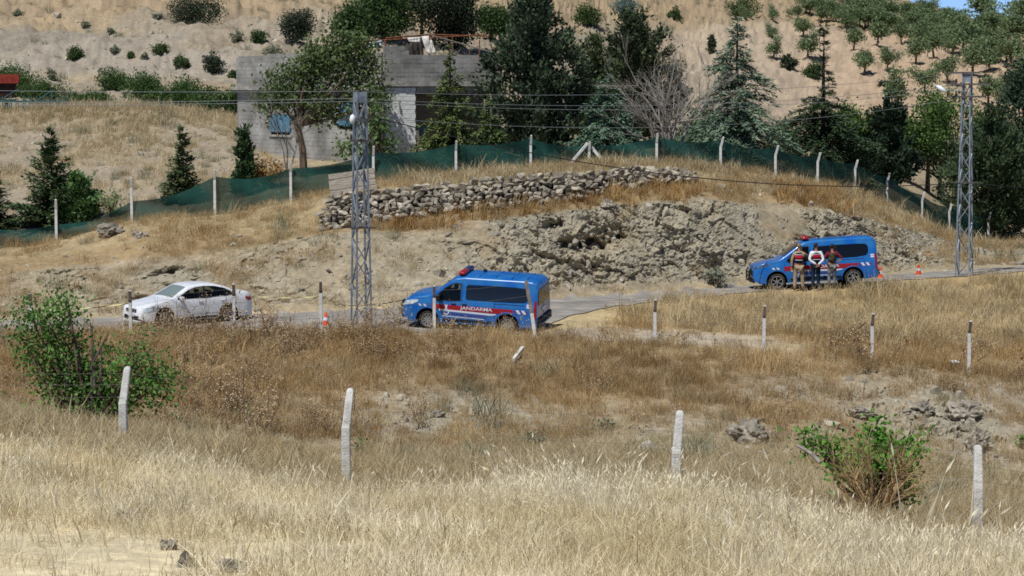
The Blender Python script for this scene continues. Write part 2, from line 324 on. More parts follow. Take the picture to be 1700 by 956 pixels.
paint(Tband(FI['gully'] - .6, FI['beyond'] + 1), hill)
paint(Tband(FI['hillfoot'] - .5, FI['orchardtop'] - .2) * sstep(900, 300, PXG) * sstep(-.2, .3, n3 + n1 * .5) * .75, C(152, 144, 132))
paint(Tband(FI['gully'] - .3, FI['crest']) * sstep(.05, .5, grid_noise(.07, 4, z=91.)) * .8, C(136, 128, 114)); paint(Tband(FI['gully'] - .3, FI['crest']) * sstep(.1, .5, grid_noise(.11, 4, z=93.)) * .6, C(168, 146, 112))
orchz = Tband(FI['hillfoot'] - .55, FI['orchardtop'] - .02, .08) * sstep(1085, 1140, PXG)
paint(orchz, C(172, 150, 126)); paint(orchz * sstep(1500, 1200, PXG) * .7, C(164, 152, 134))
paint(Tband(FI['orchardtop'], FI['crest'] + .3) * .7, C(156, 136, 108))
paint(bare * .95, C(158, 150, 134)); paint(bare * sstep(-.1, .5, n2) * .6, C(140, 134, 122))
paint(rock * .92, marl); paint(rock * sstep(-.1, .5, n2) * .6, C(134, 128, 114)); paint(rock * sstep(.1, .5, -n1) * .45, C(154, 140, 114))
paint(Tband(FI['wallfoot'] + .02, FI['terrace'] - .05, .06) * sstep(535, 550, PXG) * (1 - sstep(1120, 1160, PXG)), C(84, 76, 66))  # dark tone paints in the shade of the gaps between the wall stones
trk = Tband(FI['verge'] + .1, FI['track'] + .15, .1) * sstep(860, 930, PXG) * (1 - sstep(1180, 1400, PXG)); paint(trk, pathc)
base *= (1 + .22 * n2 + .16 * grid_noise(3.1, 3, z=41.) + .10 * grid_noise(7.3, 2, z=43.))[..., None]
base = np.clip(base, .01, .9)
# furrows across the orchard
GZr = GZr + orchz * .10 * np.sin((GX * .35 + GY) * 1.6 + 2 * n1)
V = np.c_[GXr.ravel(), GYr.ravel(), GZr.ravel()]
ii = np.arange(NR * NU).reshape(NR, NU)
Q = np.stack([ii[:-1, :-1], ii[:-1, 1:], ii[1:, 1:], ii[1:, :-1]], -1).reshape(-1, 4)
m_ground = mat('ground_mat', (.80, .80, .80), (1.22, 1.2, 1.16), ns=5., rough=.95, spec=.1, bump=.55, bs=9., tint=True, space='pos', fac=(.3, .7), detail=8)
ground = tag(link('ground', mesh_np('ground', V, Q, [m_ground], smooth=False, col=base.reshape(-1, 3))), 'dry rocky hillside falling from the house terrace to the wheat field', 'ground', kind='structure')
ground.data.polygons.foreach_set('use_smooth', (rock[:-1, :-1].ravel() < .1)); ground.data.update()

def _colpair(u):
    i = int(np.searchsorted(ucol, u)) - 1; i = min(max(i, 0), NU - 2)
    return i, (u - ucol[i]) / (ucol[i + 1] - ucol[i])
def gz(x, y):
    i, f = _colpair(x / max(y, .1))
    return float(np.interp(y, BY[:, i], BZ[:, i]) * (1 - f) + np.interp(y, BY[:, i + 1], BZ[:, i + 1]) * f)
def gpt(x, y, dz=0.): return Vector((x, y, gz(x, y) + dz))
def at(px, d, py=300):
    """ground point in photo column px at distance d"""
    p = wp(px, py, d); return gpt(p.x, p.y)
def hit(px, py, dmin=8., dmax=2000.):
    """ground point that shows at photo pixel (px, py), looking no nearer than dmin"""
    r = wp(px, py, 1.); u = r.x / r.y; m = r.z / r.y; i, f = _colpair(u)
    Y = BY[:, i] * (1 - f) + BY[:, i + 1] * f; Z = BZ[:, i] * (1 - f) + BZ[:, i + 1] * f
    e = Z - m * Y; ok = np.flatnonzero((Y > dmin) & (e >= 0))
    if len(ok) == 0 or Y[ok[0]] > dmax: j = int(np.argmin(np.abs(Y - min(dmax, 300))))
    else: j = int(ok[0])
    j = max(j, 1); a, b = e[j - 1], e[j]; t = 0 if a == b else min(max(-a / (b - a), 0), 1)
    y = Y[j - 1] + (Y[j] - Y[j - 1]) * t
    return Vector((u * y, y, gz(u * y, y)))
# ---- the road: a worn asphalt sheet laid between its two edge lines
def sheet(name, ka, kb, ta, tb, pxa, pxb, lift, m, rows=10, label='', cat='road'):
    cols = np.flatnonzero((ucol > (pxa - CX) / F) & (ucol < (pxb - CX) / F)); Vs = []
    for r in range(rows + 1):
        t = r / rows
        for c in cols:
            e = .22 * math.sin(c * .37) * math.sin(c * .11 + 1.3) if r in (0, rows) else 0
            y = (FY[ka, c] * (1 - ta) + FY[ka + 1, c] * ta) * (1 - t) + (FY[kb, c] * (1 - tb) + FY[kb + 1, c] * tb) * t + e
            Vs.append((ucol[c] * y, y, float(np.interp(y, BY[:, c], BZ[:, c])) + lift))
    n = len(cols); Qs = np.array([(r * n + c, r * n + c + 1, (r + 1) * n + c + 1, (r + 1) * n + c) for r in range(rows) for c in range(n - 1)])
    return tag(link(name, mesh_np(name, Vs, Qs, [m], smooth=True)), label, cat, kind='structure')
m_road = mat('road_mat', lin((128, 124, 118)), lin((172, 163, 150)), ns=1.1, rough=.9, spec=.2, bump=.25, bs=30, space='pos', fac=(.35, .72), detail=9, col3=lin((146, 140, 132)))
sheet('road', FI['roadnear'], FI['roadfar'], 0.06, 0.0, -700, 2400, .03, m_road, label='worn grey asphalt road running past the vehicles', cat='road')
# ------------------------------------------------------------------ plants: builders
def kites(c, d, nrm, L, W):
    c, d, nrm = map(np.asarray, (c, d, nrm)); d = d / (np.linalg.norm(d, axis=1)[:, None] + 1e-9)
    s = np.cross(d, nrm); s /= (np.linalg.norm(s, axis=1)[:, None] + 1e-9)
    L = np.asarray(L)[:, None]; W = np.asarray(W)[:, None]
    V = np.stack([c, c + d * L * .5 + s * W * .5, c + d * L, c + d * L * .5 - s * W * .5], 1).reshape(-1, 3)
    return V, np.arange(len(c) * 4).reshape(-1, 4)
m_leaf = mat('leaf_mat', (1, 1, 1), tint=True, rough=.6, spec=.25, transl=.28)
m_needle = mat('needle_mat', (1, 1, 1), tint=True, rough=.7, spec=.15, transl=.12)
m_bark = mat('bark_mat', lin((72, 60, 48)), lin((118, 104, 88)), ns=9, rough=.95, spec=.1, bump=.6, bs=20, stretch=(1, 1, .3))
m_bark_grey = mat('bark_grey_mat', lin((120, 112, 104)), lin((160, 152, 142)), ns=9, rough=.95, spec=.1, stretch=(1, 1, .3))
def tints(n, c1, c2, grp=None, k=.6):
    a = rng.random(n) if grp is None else k * grp + (1 - k) * rng.random(n)
    c1, c2 = np.array(lin(c1)), np.array(lin(c2)); return c1 + (c2 - c1) * a[:, None]
def conifer(name, base, H, prof, nb, c1, c2, label, cat='tree', group=None, ls=.34, droop=.25, rise=.35, trunk_r=None, lean=0., thin=.3, jag=.5, show=.03, side=None, bare=0.):
    """a conifer: trunk, limbs, and flat sprays of foliage along every limb. prof = [(share of height, radius)]"""
    root = empty(name, base, (0, 0, rng.random() * 6), label, cat, group)
    ph, pr = zip(*prof)
    hs = np.linspace(ph[0], ph[-1], 200); wgt = np.interp(hs, ph, pr) + .12; h = rng.choice(hs, nb, p=wgt / wgt.sum()) + rng.normal(0, .008, nb)
    az = rng.random(nb) * 2 * PI; sect = .72 + .28 * np.sin(az * 3 + h * 23) * jag + .25 * jag * rng.standard_normal(nb)
    Lb = np.interp(h, ph, pr) * np.clip(sect, .25, 1.35); fh = np.clip((h - ph[0]) / (ph[-1] - ph[0]), 0, 1)
    slope = rise * (fh ** 1.5 * 1.6) - .18 * (1 - fh) + rng.normal(0, .10, nb)
    bd = np.c_[np.cos(az), np.sin(az), np.zeros(nb)]; gb = rng.random(nb)
    ns = np.maximum(3, (Lb * 7 / max(ls / .34, .5)).astype(int)); bi = np.repeat(np.arange(nb), ns)
    t = np.concatenate([(np.arange(k) + rng.random(k)) / k for k in ns]); t = .12 + .88 * t ** .8
    pos = np.zeros((len(bi), 3)); L_ = Lb[bi] * t
    pos[:, :2] = bd[bi, :2] * L_[:, None]; pos[:, 2] = h[bi] * H + slope[bi] * L_ - droop * L_ * t
    K = 5; pp = np.repeat(pos, K, 0) + rng.normal(0, .05 * ls / .3, (len(pos) * K, 3)); bb = np.repeat(bi, K); n = len(bb)
    a = rng.normal(0, .85, n); ca, sa = np.cos(a), np.sin(a); dx, dy = bd[bb, 0], bd[bb, 1]
    d = np.c_[dx * ca - dy * sa, dx * sa + dy * ca, slope[bb] * .7 - droop * .8 + rng.normal(0, .35, n)]
    nr = np.c_[rng.normal(0, .5, n), rng.normal(0, .5, n), np.ones(n)]
    V, Q = kites(pp, d, nr, ls * (.5 + .8 * rng.random(n)), ls * thin * (.7 + .6 * rng.random(n)))
    me = mesh_np('crown', V, Q, [m_needle], col=tints(n, c1, c2, gb[bb]))
    link('crown', me, root)
    b = MB(); tr = trunk_r or H * .018
    b.tube([(0, 0, -.3), (0, 0, H * .3), (0, 0, H * .7), (0, 0, H * .97)], [tr * 1.25, tr, tr * .55, .012], 8)
    for k in range(min(nb, 46)):
        e = Vector((bd[k, 0] * Lb[k], bd[k, 1] * Lb[k], h[k] * H + (slope[k] - droop) * Lb[k])); mid = Vector((bd[k, 0] * Lb[k] * .5, bd[k, 1] * Lb[k] * .5, h[k] * H + (slope[k] - droop * .5) * Lb[k] * .5))
        b.tube([(0, 0, h[k] * H), mid, e], [tr * .32, tr * .2, .006], 4, cap=False)
    b.obj('trunk', m_bark, root)
    return root
def leaves(blobs, size, c1, c2, per=16, cl=.2, up=.5, elong=1.6):
    cs = []
    for (x, y, z, rx, ry, rz, n) in blobs:
        k = max(2, n); v = rng.standard_normal((k, 3)); v /= np.linalg.norm(v, axis=1)[:, None]; r = (.25 + .75 * rng.random(k) ** .45)[:, None]
        cs.append(v * r * np.array([rx, ry, rz]) + np.array([x, y, z]))
    cs = np.concatenate(cs); g = rng.random(len(cs)); gi = np.repeat(np.arange(len(cs)), per); n = len(gi)
    p = cs[gi] + rng.normal(0, cl, (n, 3)); d = rng.normal(0, 1, (n, 3)); d[:, 2] -= .25
    nr = rng.normal(0, 1, (n, 3)); nr[:, 2] += up * 2
    L = size * (.6 + .8 * rng.random(n)); V, Q = kites(p, d, nr, L, L / elong)
    return V, Q, tints(n, c1, c2, g[gi]), cs
def broadleaf(name, base, blobs, size, c1, c2, label, cat='tree', group=None, trunk=None, tr=.12, per=16, cl=.2, bark=None, elong=1.6, limbs=10, rz=None, up=.5):
    root = empty(name, base, (0, 0, rng.random() * 6 if rz is None else rz), label, cat, group)
    V, Q, c, cs = leaves(blobs, size, c1, c2, per, cl, up, elong)
    link('crown', mesh_np('crown', V, Q, [m_leaf], col=c), root)
    b = MB(); fork = Vector(trunk[-1]) if trunk else Vector((0, 0, .1))
    if trunk: b.tube([Vector(p) for p in trunk], np.linspace(tr * 1.2, tr * .75, len(trunk)), 7)
    else: b.tube([(0, 0, -.2), (0, 0, .15)], [tr, tr * .8], 6)
    for k in rng.choice(len(cs), min(limbs, len(cs)), replace=False):
        e = Vector(cs[k]); mid = fork.lerp(e, .5) + Vector(rng.normal(0, .1, 3)) * (e - fork).length * .6
        b.tube([fork, mid, e], [tr * .5, tr * .3, .01], 5, cap=False)
    b.obj('trunk' if trunk else 'stem', bark or m_bark, root)
    return root
def clump_tree(name, base, H, prof, n, c1, c2, label, size=.24, blob=.46, lift=.8, trunk_r=.13, lobes=5, rag=.35, per=64, group=None, lean=0.):
    """an evergreen of many ragged upswept tufts set round a trunk"""
    root = empty(name, base, (0, 0, rng.random() * 6), label, 'tree', group); ph, pr = zip(*prof)
    hs = np.linspace(ph[0], ph[-1], 200); wg = np.interp(hs, ph, pr) + .1; h = rng.choice(hs, n, p=wg / wg.sum()); az = rng.random(n) * 2 * PI
    lob = 1 + rag * np.sin(az * 2 + h * 9 + 1) * .6 + rag * np.sin(az * lobes + h * 31) + rag * .5 * rng.standard_normal(n)
    r = np.interp(h, ph, pr) * np.clip(lob, .3, 1.5) * rng.random(n) ** .42
    ce = np.c_[np.cos(az) * r + lean * h * H, np.sin(az) * r, h * H + rng.normal(0, .1, n)]; gi = np.repeat(np.arange(n), per); m = len(gi)
    out = np.c_[np.cos(az), np.sin(az), np.zeros(n)][gi]; b_ = blob * (.6 + .8 * rng.random(n))[gi]
    sc = rng.normal(0, 1, (m, 3)); t = rng.random(m)[:, None]
    p = ce[gi] + out * (t - .5) * b_[:, None] * 1.1 + np.array([0, 0, 1]) * (t - .4) * b_[:, None] * lift * 1.3 + sc * b_[:, None] * .32
    d = out * .6 + np.array([0, 0, lift]) + rng.normal(0, .6, (m, 3))
    V, Q = kites(p, d, rng.normal(0, 1, (m, 3)), size * (.6 + .8 * rng.random(m)), size * .5 * (.6 + .8 * rng.random(m)))
    link('crown', mesh_np('crown', V, Q, [m_needle], col=tints(m, c1, c2, rng.random(n)[gi])), root)
    b = MB(); b.tube([(0, 0, -.3), (lean * H * .3, 0, H * .3), (lean * H * .7, 0, H * .7), (lean * H * .95, 0, H * .95)], [trunk_r * 1.25, trunk_r, trunk_r * .55, .012], 8)
    for k in range(40): b.tube([(lean * ce[k, 2] * .8, 0, max(.1, ce[k, 2] - r[k] * .8)), tuple(ce[k])], [trunk_r * .3, .012], 4, cap=False)
    b.obj('trunk', m_bark, root)
    return root
def copy_tree(o, parent=None):
    c = o.copy(); COL.objects.link(c); c.parent = parent
    for ch in o.children: copy_tree(ch, c)
    return c
def bare_tree(name, base, H, spread, label, n0=9, m=None, seed=3, cat='tree', r0=.09, lean=(0, 0), depth=4):
    rs = random.Random(seed); root = empty(name, base, (0, 0, 0), label, cat); bt = MB(); bw = MB()
    def grow(p, d, L, r, k):
        mid = p + d * L * .5 + Vector((rs.gauss(0, .06), rs.gauss(0, .06), 0)) * L; e = p + d * L
        (bt if k >= depth - 1 else bw).tube([p, mid, e], [r, r * .8, r * .55], 5 if k >= depth - 1 else 3, cap=False)
        if k == 0: return
        for _ in range(3 if k > 1 else 4):
            nd = (d + Vector((rs.gauss(0, .5), rs.gauss(0, .5), rs.gauss(.15, .35)))).normalized()
            grow(p + d * L * rs.uniform(.45, 1), nd, L * rs.uniform(.5, .8), r * .5, k - 1)
    for k in range(n0):
        a = 2 * PI * k / n0 + rs.random(); s = rs.uniform(.25, 1.0) * spread
        grow(Vector((rs.gauss(0, .05), rs.gauss(0, .05), -.1)), Vector((math.cos(a) * s + lean[0], math.sin(a) * s + lean[1], 1)).normalized(), H * rs.uniform(.4, .62), r0 * rs.uniform(.6, 1), depth)
    bt.obj('trunk', m or m_bark_grey, root); bw.obj('twigs', m or m_bark_grey, root)
    return root
# ------------------------------------------------------------------ grass and weeds: tufts, spread by geometry nodes
def tuft(name, n, R, H, w, m, lean=.35, curve=.5, ear=None, hv=.35):
    V, Fc, mi = [], [], []
    for _ in range(n):
        a, r = rng.random() * 2 * PI, R * math.sqrt(rng.random()); b = np.array([r * math.cos(a), r * math.sin(a), -.03]); la = rng.random() * 2 * PI
        ld = np.array([math.cos(la), math.sin(la), 0]) * abs(rng.normal(0, lean)) + np.array([.10, -.02, 0]); h = H * (1 - hv + 2 * hv * rng.random()); sa = rng.random() * PI; s = np.array([math.cos(sa), math.sin(sa), 0]) * w * (.6 + .8 * rng.random())
        pt = lambda t: b + np.array([0, 0, h * t * (1 - .25 * curve * t)]) + ld * h * (t * (1 - curve) + curve * t * t)
        i = len(V); V += [b - s * .5, b + s * .5, pt(.55) - s * .42, pt(.55) + s * .42, pt(1.) - s * .12, pt(1.) + s * .12]; Fc += [(i, i + 1, i + 3, i + 2), (i + 2, i + 3, i + 5, i + 4)]; mi += [0, 0]
        if ear and rng.random() < ear[0]:
            e0 = pt(1.); dr = pt(1.) - pt(.8); dr = dr / np.linalg.norm(dr) + np.array([.25, 0, -.25]); dr /= np.linalg.norm(dr); L, W = ear[1] * (.7 + .6 * rng.random()), ear[2]; s2 = s / np.linalg.norm(s)
            i = len(V); V += [e0, e0 + dr * L * .4 - s2 * W, e0 + dr * L, e0 + dr * L * .4 + s2 * W]; Fc += [(i, i + 1, i + 2, i + 3)]; mi += [1 if ear[3] else 0]
    return mesh_np(name, V, Fc, m if isinstance(m, list) else [m], mi)
def weed(name, n, H, m_stem, m_head, spread=.3, heads=5, hr=.02, leafy=0, lw=.05):
    V, Fc, mi = [], [], []
    def ribbon(a, b, w):
        s = np.array([math.cos(rng.random() * PI), math.sin(rng.random() * PI), .1]) * w; i = len(V)
        V.extend([a - s, a + s, b + s * .5, b - s * .5]); Fc.append((i, i + 1, i + 2, i + 3)); mi.append(0)
    def head(c, r):
        i = len(V); V.extend([c + np.array(v) * r * (.7 + .6 * rng.random()) for v in ((1, 0, 0), (-1, 0, 0), (0, 1, 0), (0, -1, 0), (0, 0, 1.3), (0, 0, -1))])
        Fc.extend([(i + a, i + b, i + c_) for a, b, c_ in ((0, 2, 4), (2, 1, 4), (1, 3, 4), (3, 0, 4), (2, 0, 5), (1, 2, 5), (3, 1, 5), (0, 3, 5))]); mi.extend([1] * 8)
    for _ in range(n):
        b = np.r_[rng.normal(0, spread * .4, 2), -.05]; h = H * (.55 + .6 * rng.random()); tp = b + np.r_[rng.normal(0, spread, 2) * h * .5, h]; md = (b + tp) / 2 + np.r_[rng.normal(0, .04, 2), 0]
        ribbon(b, md, .006); ribbon(md, tp, .005)
        for _ in range(heads):
            t = .4 + .6 * rng.random(); p = b + (tp - b) * t; e = p + np.r_[rng.normal(0, .13, 2), .06 + .16 * rng.random()] * H * .8
            ribbon(p, e, .0035)
            if rng.random() < .75: head(e, hr)
        for _ in range(leafy):
            t = .1 + .8 * rng.random(); p = b + (tp - b) * t; e = p + np.r_[rng.normal(0, .12, 2), rng.normal(-.02, .08)]; ribbon(p, e, lw * .4)
    return mesh_np(name, V, Fc, [m_stem, m_head], mi)
_cell = (ucol[1:] - ucol[:-1])[None, :] * BY[:-1, :-1] * np.maximum(BY[1:, :-1] - BY[:-1, :-1], 0)
def cells(mask): return mask[:-1, :-1]
def scatter(name, protos, dens, scale, label, kindmask=None, tilt=.12, sv=.3, zoff=0., maxn=90000, pxlim=(-260, 1960), cat='grass', squash=.15):
    """copies of the prototype meshes over the ground, DENS per square metre; one object, kind stuff"""
    d = dens * ((PXG > pxlim[0]) & (PXG < pxlim[1])); Wt = (cells(d) * _cell).ravel(); tot = int(min(Wt.sum(), maxn))
    c = rng.choice(len(Wt), tot, p=Wt / Wt.sum()); j, i = c // (NU - 1), c % (NU - 1); a, b = rng.random(tot), rng.random(tot)
    lerp = lambda G: (G[j, i] * (1 - a) + G[j, i + 1] * a) * (1 - b) + (G[j + 1, i] * (1 - a) + G[j + 1, i + 1] * a) * b
    P = np.c_[lerp(GX), lerp(BY), lerp(BZ) + zoff]
    me = bpy.data.meshes.new(name); me.vertices.add(tot); me.vertices.foreach_set('co', P.astype(np.float32).ravel())
    rot = np.c_[rng.normal(0, tilt, tot), rng.normal(0, tilt, tot), rng.random(tot) * 6.28] if tilt < 3 else rng.random((tot, 3)) * 6.28
    sc = scale * np.exp(rng.normal(0, sv, tot)); scl = np.c_[sc, sc, sc * np.exp(rng.normal(0, squash, tot))]
    for nm, tp, dat in (('rot', 'FLOAT_VECTOR', rot), ('scl', 'FLOAT_VECTOR', scl)):
        at_ = me.attributes.new(nm, tp, 'POINT'); at_.data.foreach_set('vector', dat.astype(np.float32).ravel())
    at_ = me.attributes.new('idx', 'INT', 'POINT'); at_.data.foreach_set('value', rng.integers(0, len(protos), tot).astype(np.int32))
    o = tag(link(name, me), label, cat, kind='stuff')
    ng = bpy.data.node_groups.new(name, 'GeometryNodeTree'); ng.interface.new_socket('Geometry', in_out='INPUT', socket_type='NodeSocketGeometry'); ng.interface.new_socket('Geometry', in_out='OUTPUT', socket_type='NodeSocketGeometry')
    N, Lk = ng.nodes, ng.links; gi = N.new('NodeGroupInput'); go = N.new('NodeGroupOutput'); ip = N.new('GeometryNodeInstanceOnPoints'); jg = N.new('GeometryNodeJoinGeometry')
    for pm in reversed(protos):
        po = bpy.data.objects.new(name + '_sample', pm); oi = N.new('GeometryNodeObjectInfo'); oi.inputs['Object'].default_value = po
        g2 = N.new('GeometryNodeGeometryToInstance'); Lk.new(oi.outputs['Geometry'], g2.inputs[0]); Lk.new(g2.outputs[0], jg.inputs[0])
    def attr(nm, tp):
        a_ = N.new('GeometryNodeInputNamedAttribute'); a_.data_type = tp; a_.inputs['Name'].default_value = nm; return next(s for s in a_.outputs if s.enabled and s.name == 'Attribute')
    Lk.new(gi.outputs[0], ip.inputs['Points']); Lk.new(jg.outputs[0], ip.inputs['Instance']); ip.inputs['Pick Instance'].default_value = True
    Lk.new(attr('idx', 'INT'), ip.inputs['Instance Index']); Lk.new(attr('scl', 'FLOAT_VECTOR'), ip.inputs['Scale'])
    e2r = N.new('FunctionNodeEulerToRotation'); Lk.new(attr('rot', 'FLOAT_VECTOR'), e2r.inputs[0]); Lk.new(e2r.outputs[0], ip.inputs['Rotation'])
    Lk.new(ip.outputs[0], go.inputs[0]); md = o.modifiers.new('spread', 'NODES'); md.node_group = ng
    return o
def rock_mesh(name, m, n=18, flat=.7, seed=0, jit=.25):
    r = np.random.default_rng(seed); v = r.standard_normal((n, 3)); v /= (np.abs(v) ** 3.5).sum(1)[:, None] ** (1 / 3.5); v *= .5 * (1 - jit * r.random((n, 1))); v[:, 2] *= flat
    bm = bmesh.new(); [bm.verts.new(p) for p in v]; res = bmesh.ops.convex_hull(bm, input=bm.verts); bmesh.ops.delete(bm, geom=[g for g in res['geom_interior'] if isinstance(g, bmesh.types.BMVert)], context='VERTS')
    me = bpy.data.meshes.new(name); bm.to_mesh(me); bm.free(); me.materials.append(m); return me
# ------------------------------------------------------------------ ground cover
m_straw = mat('straw_mat', lin((216, 203, 166)), lin((242, 233, 206)), ns=.5, rough=.75, spec=.25, rnd=.16, transl=.42, space='pos')
m_ear = mat('ear_mat', lin((232, 220, 188)), lin((248, 240, 216)), ns=2, rough=.7, spec=.25, rnd=.08, transl=.42, space='pos')
m_gold = mat('golden_grass_mat', lin((166, 148, 110)), lin((198, 182, 146)), ns=.35, rough=.8, spec=.2, rnd=.2, transl=.3, space='pos')
m_rust = mat('rusty_grass_mat', lin((150, 122, 82)), lin((194, 166, 120)), ns=.3, rough=.85, spec=.15, rnd=.22, transl=.25, space='pos')
m_tan = mat('tan_grass_mat', lin((176, 158, 120)), lin((204, 188, 152)), ns=.3, rough=.8, spec=.2, rnd=.18, transl=.3, space='pos')
m_weed = mat('dry_weed_mat', lin((118, 98, 74)), lin((160, 136, 104)), ns=.6, rough=.9, spec=.1, rnd=.25, transl=.2, space='pos')
m_head = mat('seed_head_mat', lin((164, 140, 110)), lin((204, 184, 154)), ns=2, rough=.9, spec=.1, rnd=.2, space='pos')
m_sage = mat('sage_mat', lin((112, 116, 92)), lin((150, 148, 122)), ns=1, rough=.9, spec=.1, rnd=.2, transl=.2, space='pos')
m_stone = mat('pebble_mat', lin((146, 138, 122)), lin((182, 172, 155)), ns=4, rough=.95, spec=.1, rnd=.2, space='pos')
m_reed = mat('reed_mat', lin((150, 116, 70)), lin((192, 160, 108)), ns=.8, rough=.8, spec=.15, rnd=.25, transl=.25, space='pos')
pn = lambda s, z, o=3: grid_noise(s, o, z=z)
TA = lambda a, b, e=.1: Tband(a, b, e)
fi = FI
wheat_p = [tuft('wheat', 30, .24, .25, .006, [m_straw, m_ear], .38, .5, (.45, .062, .0055, 1)) for _ in range(4)]
stub_p = [tuft('stubble', 30, .22, .13, .006, m_straw, .7, .5) for _ in range(3)] + [tuft('stubble', 26, .2, .15, .006, m_gold, .7, .5)]
gold_p = [tuft('gold', 40, .26, .24, .007, m_gold, .65, .6) for _ in range(3)] + [tuft('tan', 30, .24, .25, .007, m_tan, .6, .6)]
rust_p = [tuft('rust', 42, .3, .36, .009, m_rust, .6, .6) for _ in range(3)] + [tuft('gold2', 36, .28, .36, .009, m_gold, .55, .6)]
tan_p = [tuft('tan', 40, .34, .34, .013, m_tan, .55, .6) for _ in range(3)] + [tuft('gold3', 36, .3, .32, .013, m_gold, .55, .6)]
thist_p = [weed('thistle', 5, .9, m_weed, m_head, .3, 6, .022, 5) for _ in range(4)]
brush_p = [weed('brush', 10, .6, m_weed, m_head, .5, 5, .014, 5, .03) for _ in range(3)] + [weed('brush', 12, .5, m_rust, m_head, .5, 5, .012, 4, .03)]
reed_p = [tuft('reed', 26, .3, .75, .035, m_reed, .5, .8) for _ in range(3)]
sage_p = [tuft('sage', 60, .3, .38, .012, m_sage, .8, .4) for _ in range(3)]
peb_p = [rock_mesh('pebble', m_stone, 14, .7, s) for s in range(5)]
wn = pn(.5, 51.); wn2 = pn(.22, 52.)
wheatline = np.clip(TA(fi['wheat'] - .35, fi['wheat'] + .45, .15), 0, 1) * (.16 + 1.0 * sstep(740, 880, PXG)) + .45 * TA(fi['front'], fi['wheat']) * sstep(1150, 1400, PXG) + .10 * TA(fi['front'], fi['wheat'])
scatter('wheat', wheat_p, 26 * wheatline * sstep(-.5, .4, wn + .2), 1.0, 'pale ripe wheat and dry grass at the bottom of the slope', sv=.2)
scatter('stubble', stub_p, 66 * TA(fi['near'] + .75, fi['wheat'] + .6, .1) * (.1 + .9 * sstep(-.3, .3, wn2 + .1 + .5 * wn)), 1.0, 'short straw stubble in the foreground field', sv=.25)
scatter('golden_grass', gold_p, 20 * TA(fi['wheat'] + .3, fi['ravine'] + .3) * sstep(-.6, .3, wn2 + .3) * (1 - .86 * bare) * (1 - .8 * ledge), .85, 'golden dry grass on the near slope', sv=.3)
brownz = TA(fi['ravine'] + .1, fi['track'] + .2) * (1 - .9 * bare) * (1 - .92 * ledge) * (1 - .85 * trk)
scatter('rusty_grass', rust_p, 13 * brownz * sstep(-.45, .25, n1 + .12 + .35 * TA(fi['slope'], fi['verge'])) , .8, 'rust brown dry grass on the slope under the road', sv=.3)
scatter('dry_brush', brush_p, 1.5 * brownz * sstep(-.1, .6, n2 + .45 * sstep(900, 300, PXG)), 1.0, 'brown tangled dry weeds on the slope', sv=.3, cat='weeds')
vg = TA(fi['slope'] + .35, fi['track'] + .1) * (sstep(240, 330, PXG) * (1 - sstep(560, 680, PXG)) + .08)
scatter('thistle', thist_p, 1.1 * vg * (1 - .6 * sstep(190, 240, PXG) * (1 - sstep(400, 430, PXG))), .85, 'tall brown dead thistles with pale seed heads along the road verge', sv=.25, cat='weeds')
mz = mound_r * TA(fi['track'] + .15, fi['roadnear'] - .12, .06) * sstep(985, 1080, PXG)
scatter('tan_grass', tan_p, 7 * np.clip(mz * sstep(-.6, .2, n1 + .25) + TA(fi['terrace'] - .4, fi['netfence'] + .4, .1) * (1 - .75 * sstep(1120, 1220, PXG)) * sstep(600, 700, PXG) * sstep(-.5, .2, n1 + .3) + .35 * TA(fi['wallfoot'] - .3, fi['netfence'] - .4) * sstep(1120, 1180, PXG) + (.42 * TA(fi['netfence'] + .3, fi['gully'] - .85) * sstep(-.15, .45, n1 + .15) + .55 * TA(fi['mound'] - .28, fi['gully'] - .85)) * sstep(480, 400, PXG), 0, 1), 1.0, 'pale dry grass on the mound beside the road and along the terrace', sv=.3)
scatter('bank_grass', gold_p + rust_p, (5 + 6 * TA(fi['bank'] + .3, fi['netfence'] - .1)) * TA(fi['roadfar'] + .1, fi['netfence'] - .1) * (1 - .93 * np.clip((rock - .25) * 1.6, 0, 1)) * sstep(-.35, .3, n1 + .15) * (1 - TA(fi['wallfoot'] - .05, fi['terrace'] + .05) * sstep(540, 560, PXG) * (1 - sstep(1140, 1170, PXG))), .8, 'sparse brown grass on the bank above the road', sv=.3)
rz_ = np.clip(TA(fi['bank'] + .25, fi['wallfoot'] + .02, .12) * sstep(600, 660, PXG) * (1 - sstep(1150, 1180, PXG)) + TA(fi['bank'] + .35, fi['terrace'] - .4) * sstep(1270, 1300, PXG) * (1 - sstep(1390, 1420, PXG)), 0, 1)
scatter('dry_reeds', reed_p, 8 * rz_ * sstep(-.6, .1, n2 + .3), .55, 'orange brown dry leafy reeds below the dry stone wall', sv=.25, cat='reeds')
scatter('sage_tufts', sage_p, .05 * TA(fi['nearfence'] + .3, fi['slope'] + .4) + .012 * TA(fi['roadfar'] + .2, fi['bank'] + .5) + .02 * TA(fi['yard'], fi['gully'] - .8) * sstep(500, 400, PXG), 1.0, 'grey green low tufts scattered on the slope', sv=.3, cat='shrubs')
scatter('hill_tufts', sage_p, .085 * TA(fi['gully'] - .2, fi['crest']) * sstep(-.2, .4, n1 + .15) * (1 - orchz), 1.1, 'small dry tufts dotted over the bare hillside', sv=.45, cat='shrubs', pxlim=(-300, 1750))
scatter('loose_stones', peb_p, 3.0 * TA(fi['wheat'] + .2, fi['slope'] + .4) * sstep(.1, .6, n1 + .2 * n2) + 1.0 * TA(fi['roadfar'] + .05, fi['wallfoot']) + .5 * TA(fi['yard'], fi['mound']) * sstep(450, 300, PXG), .14, 'pale loose stones lying on the slope', tilt=9, sv=.5, cat='stones')
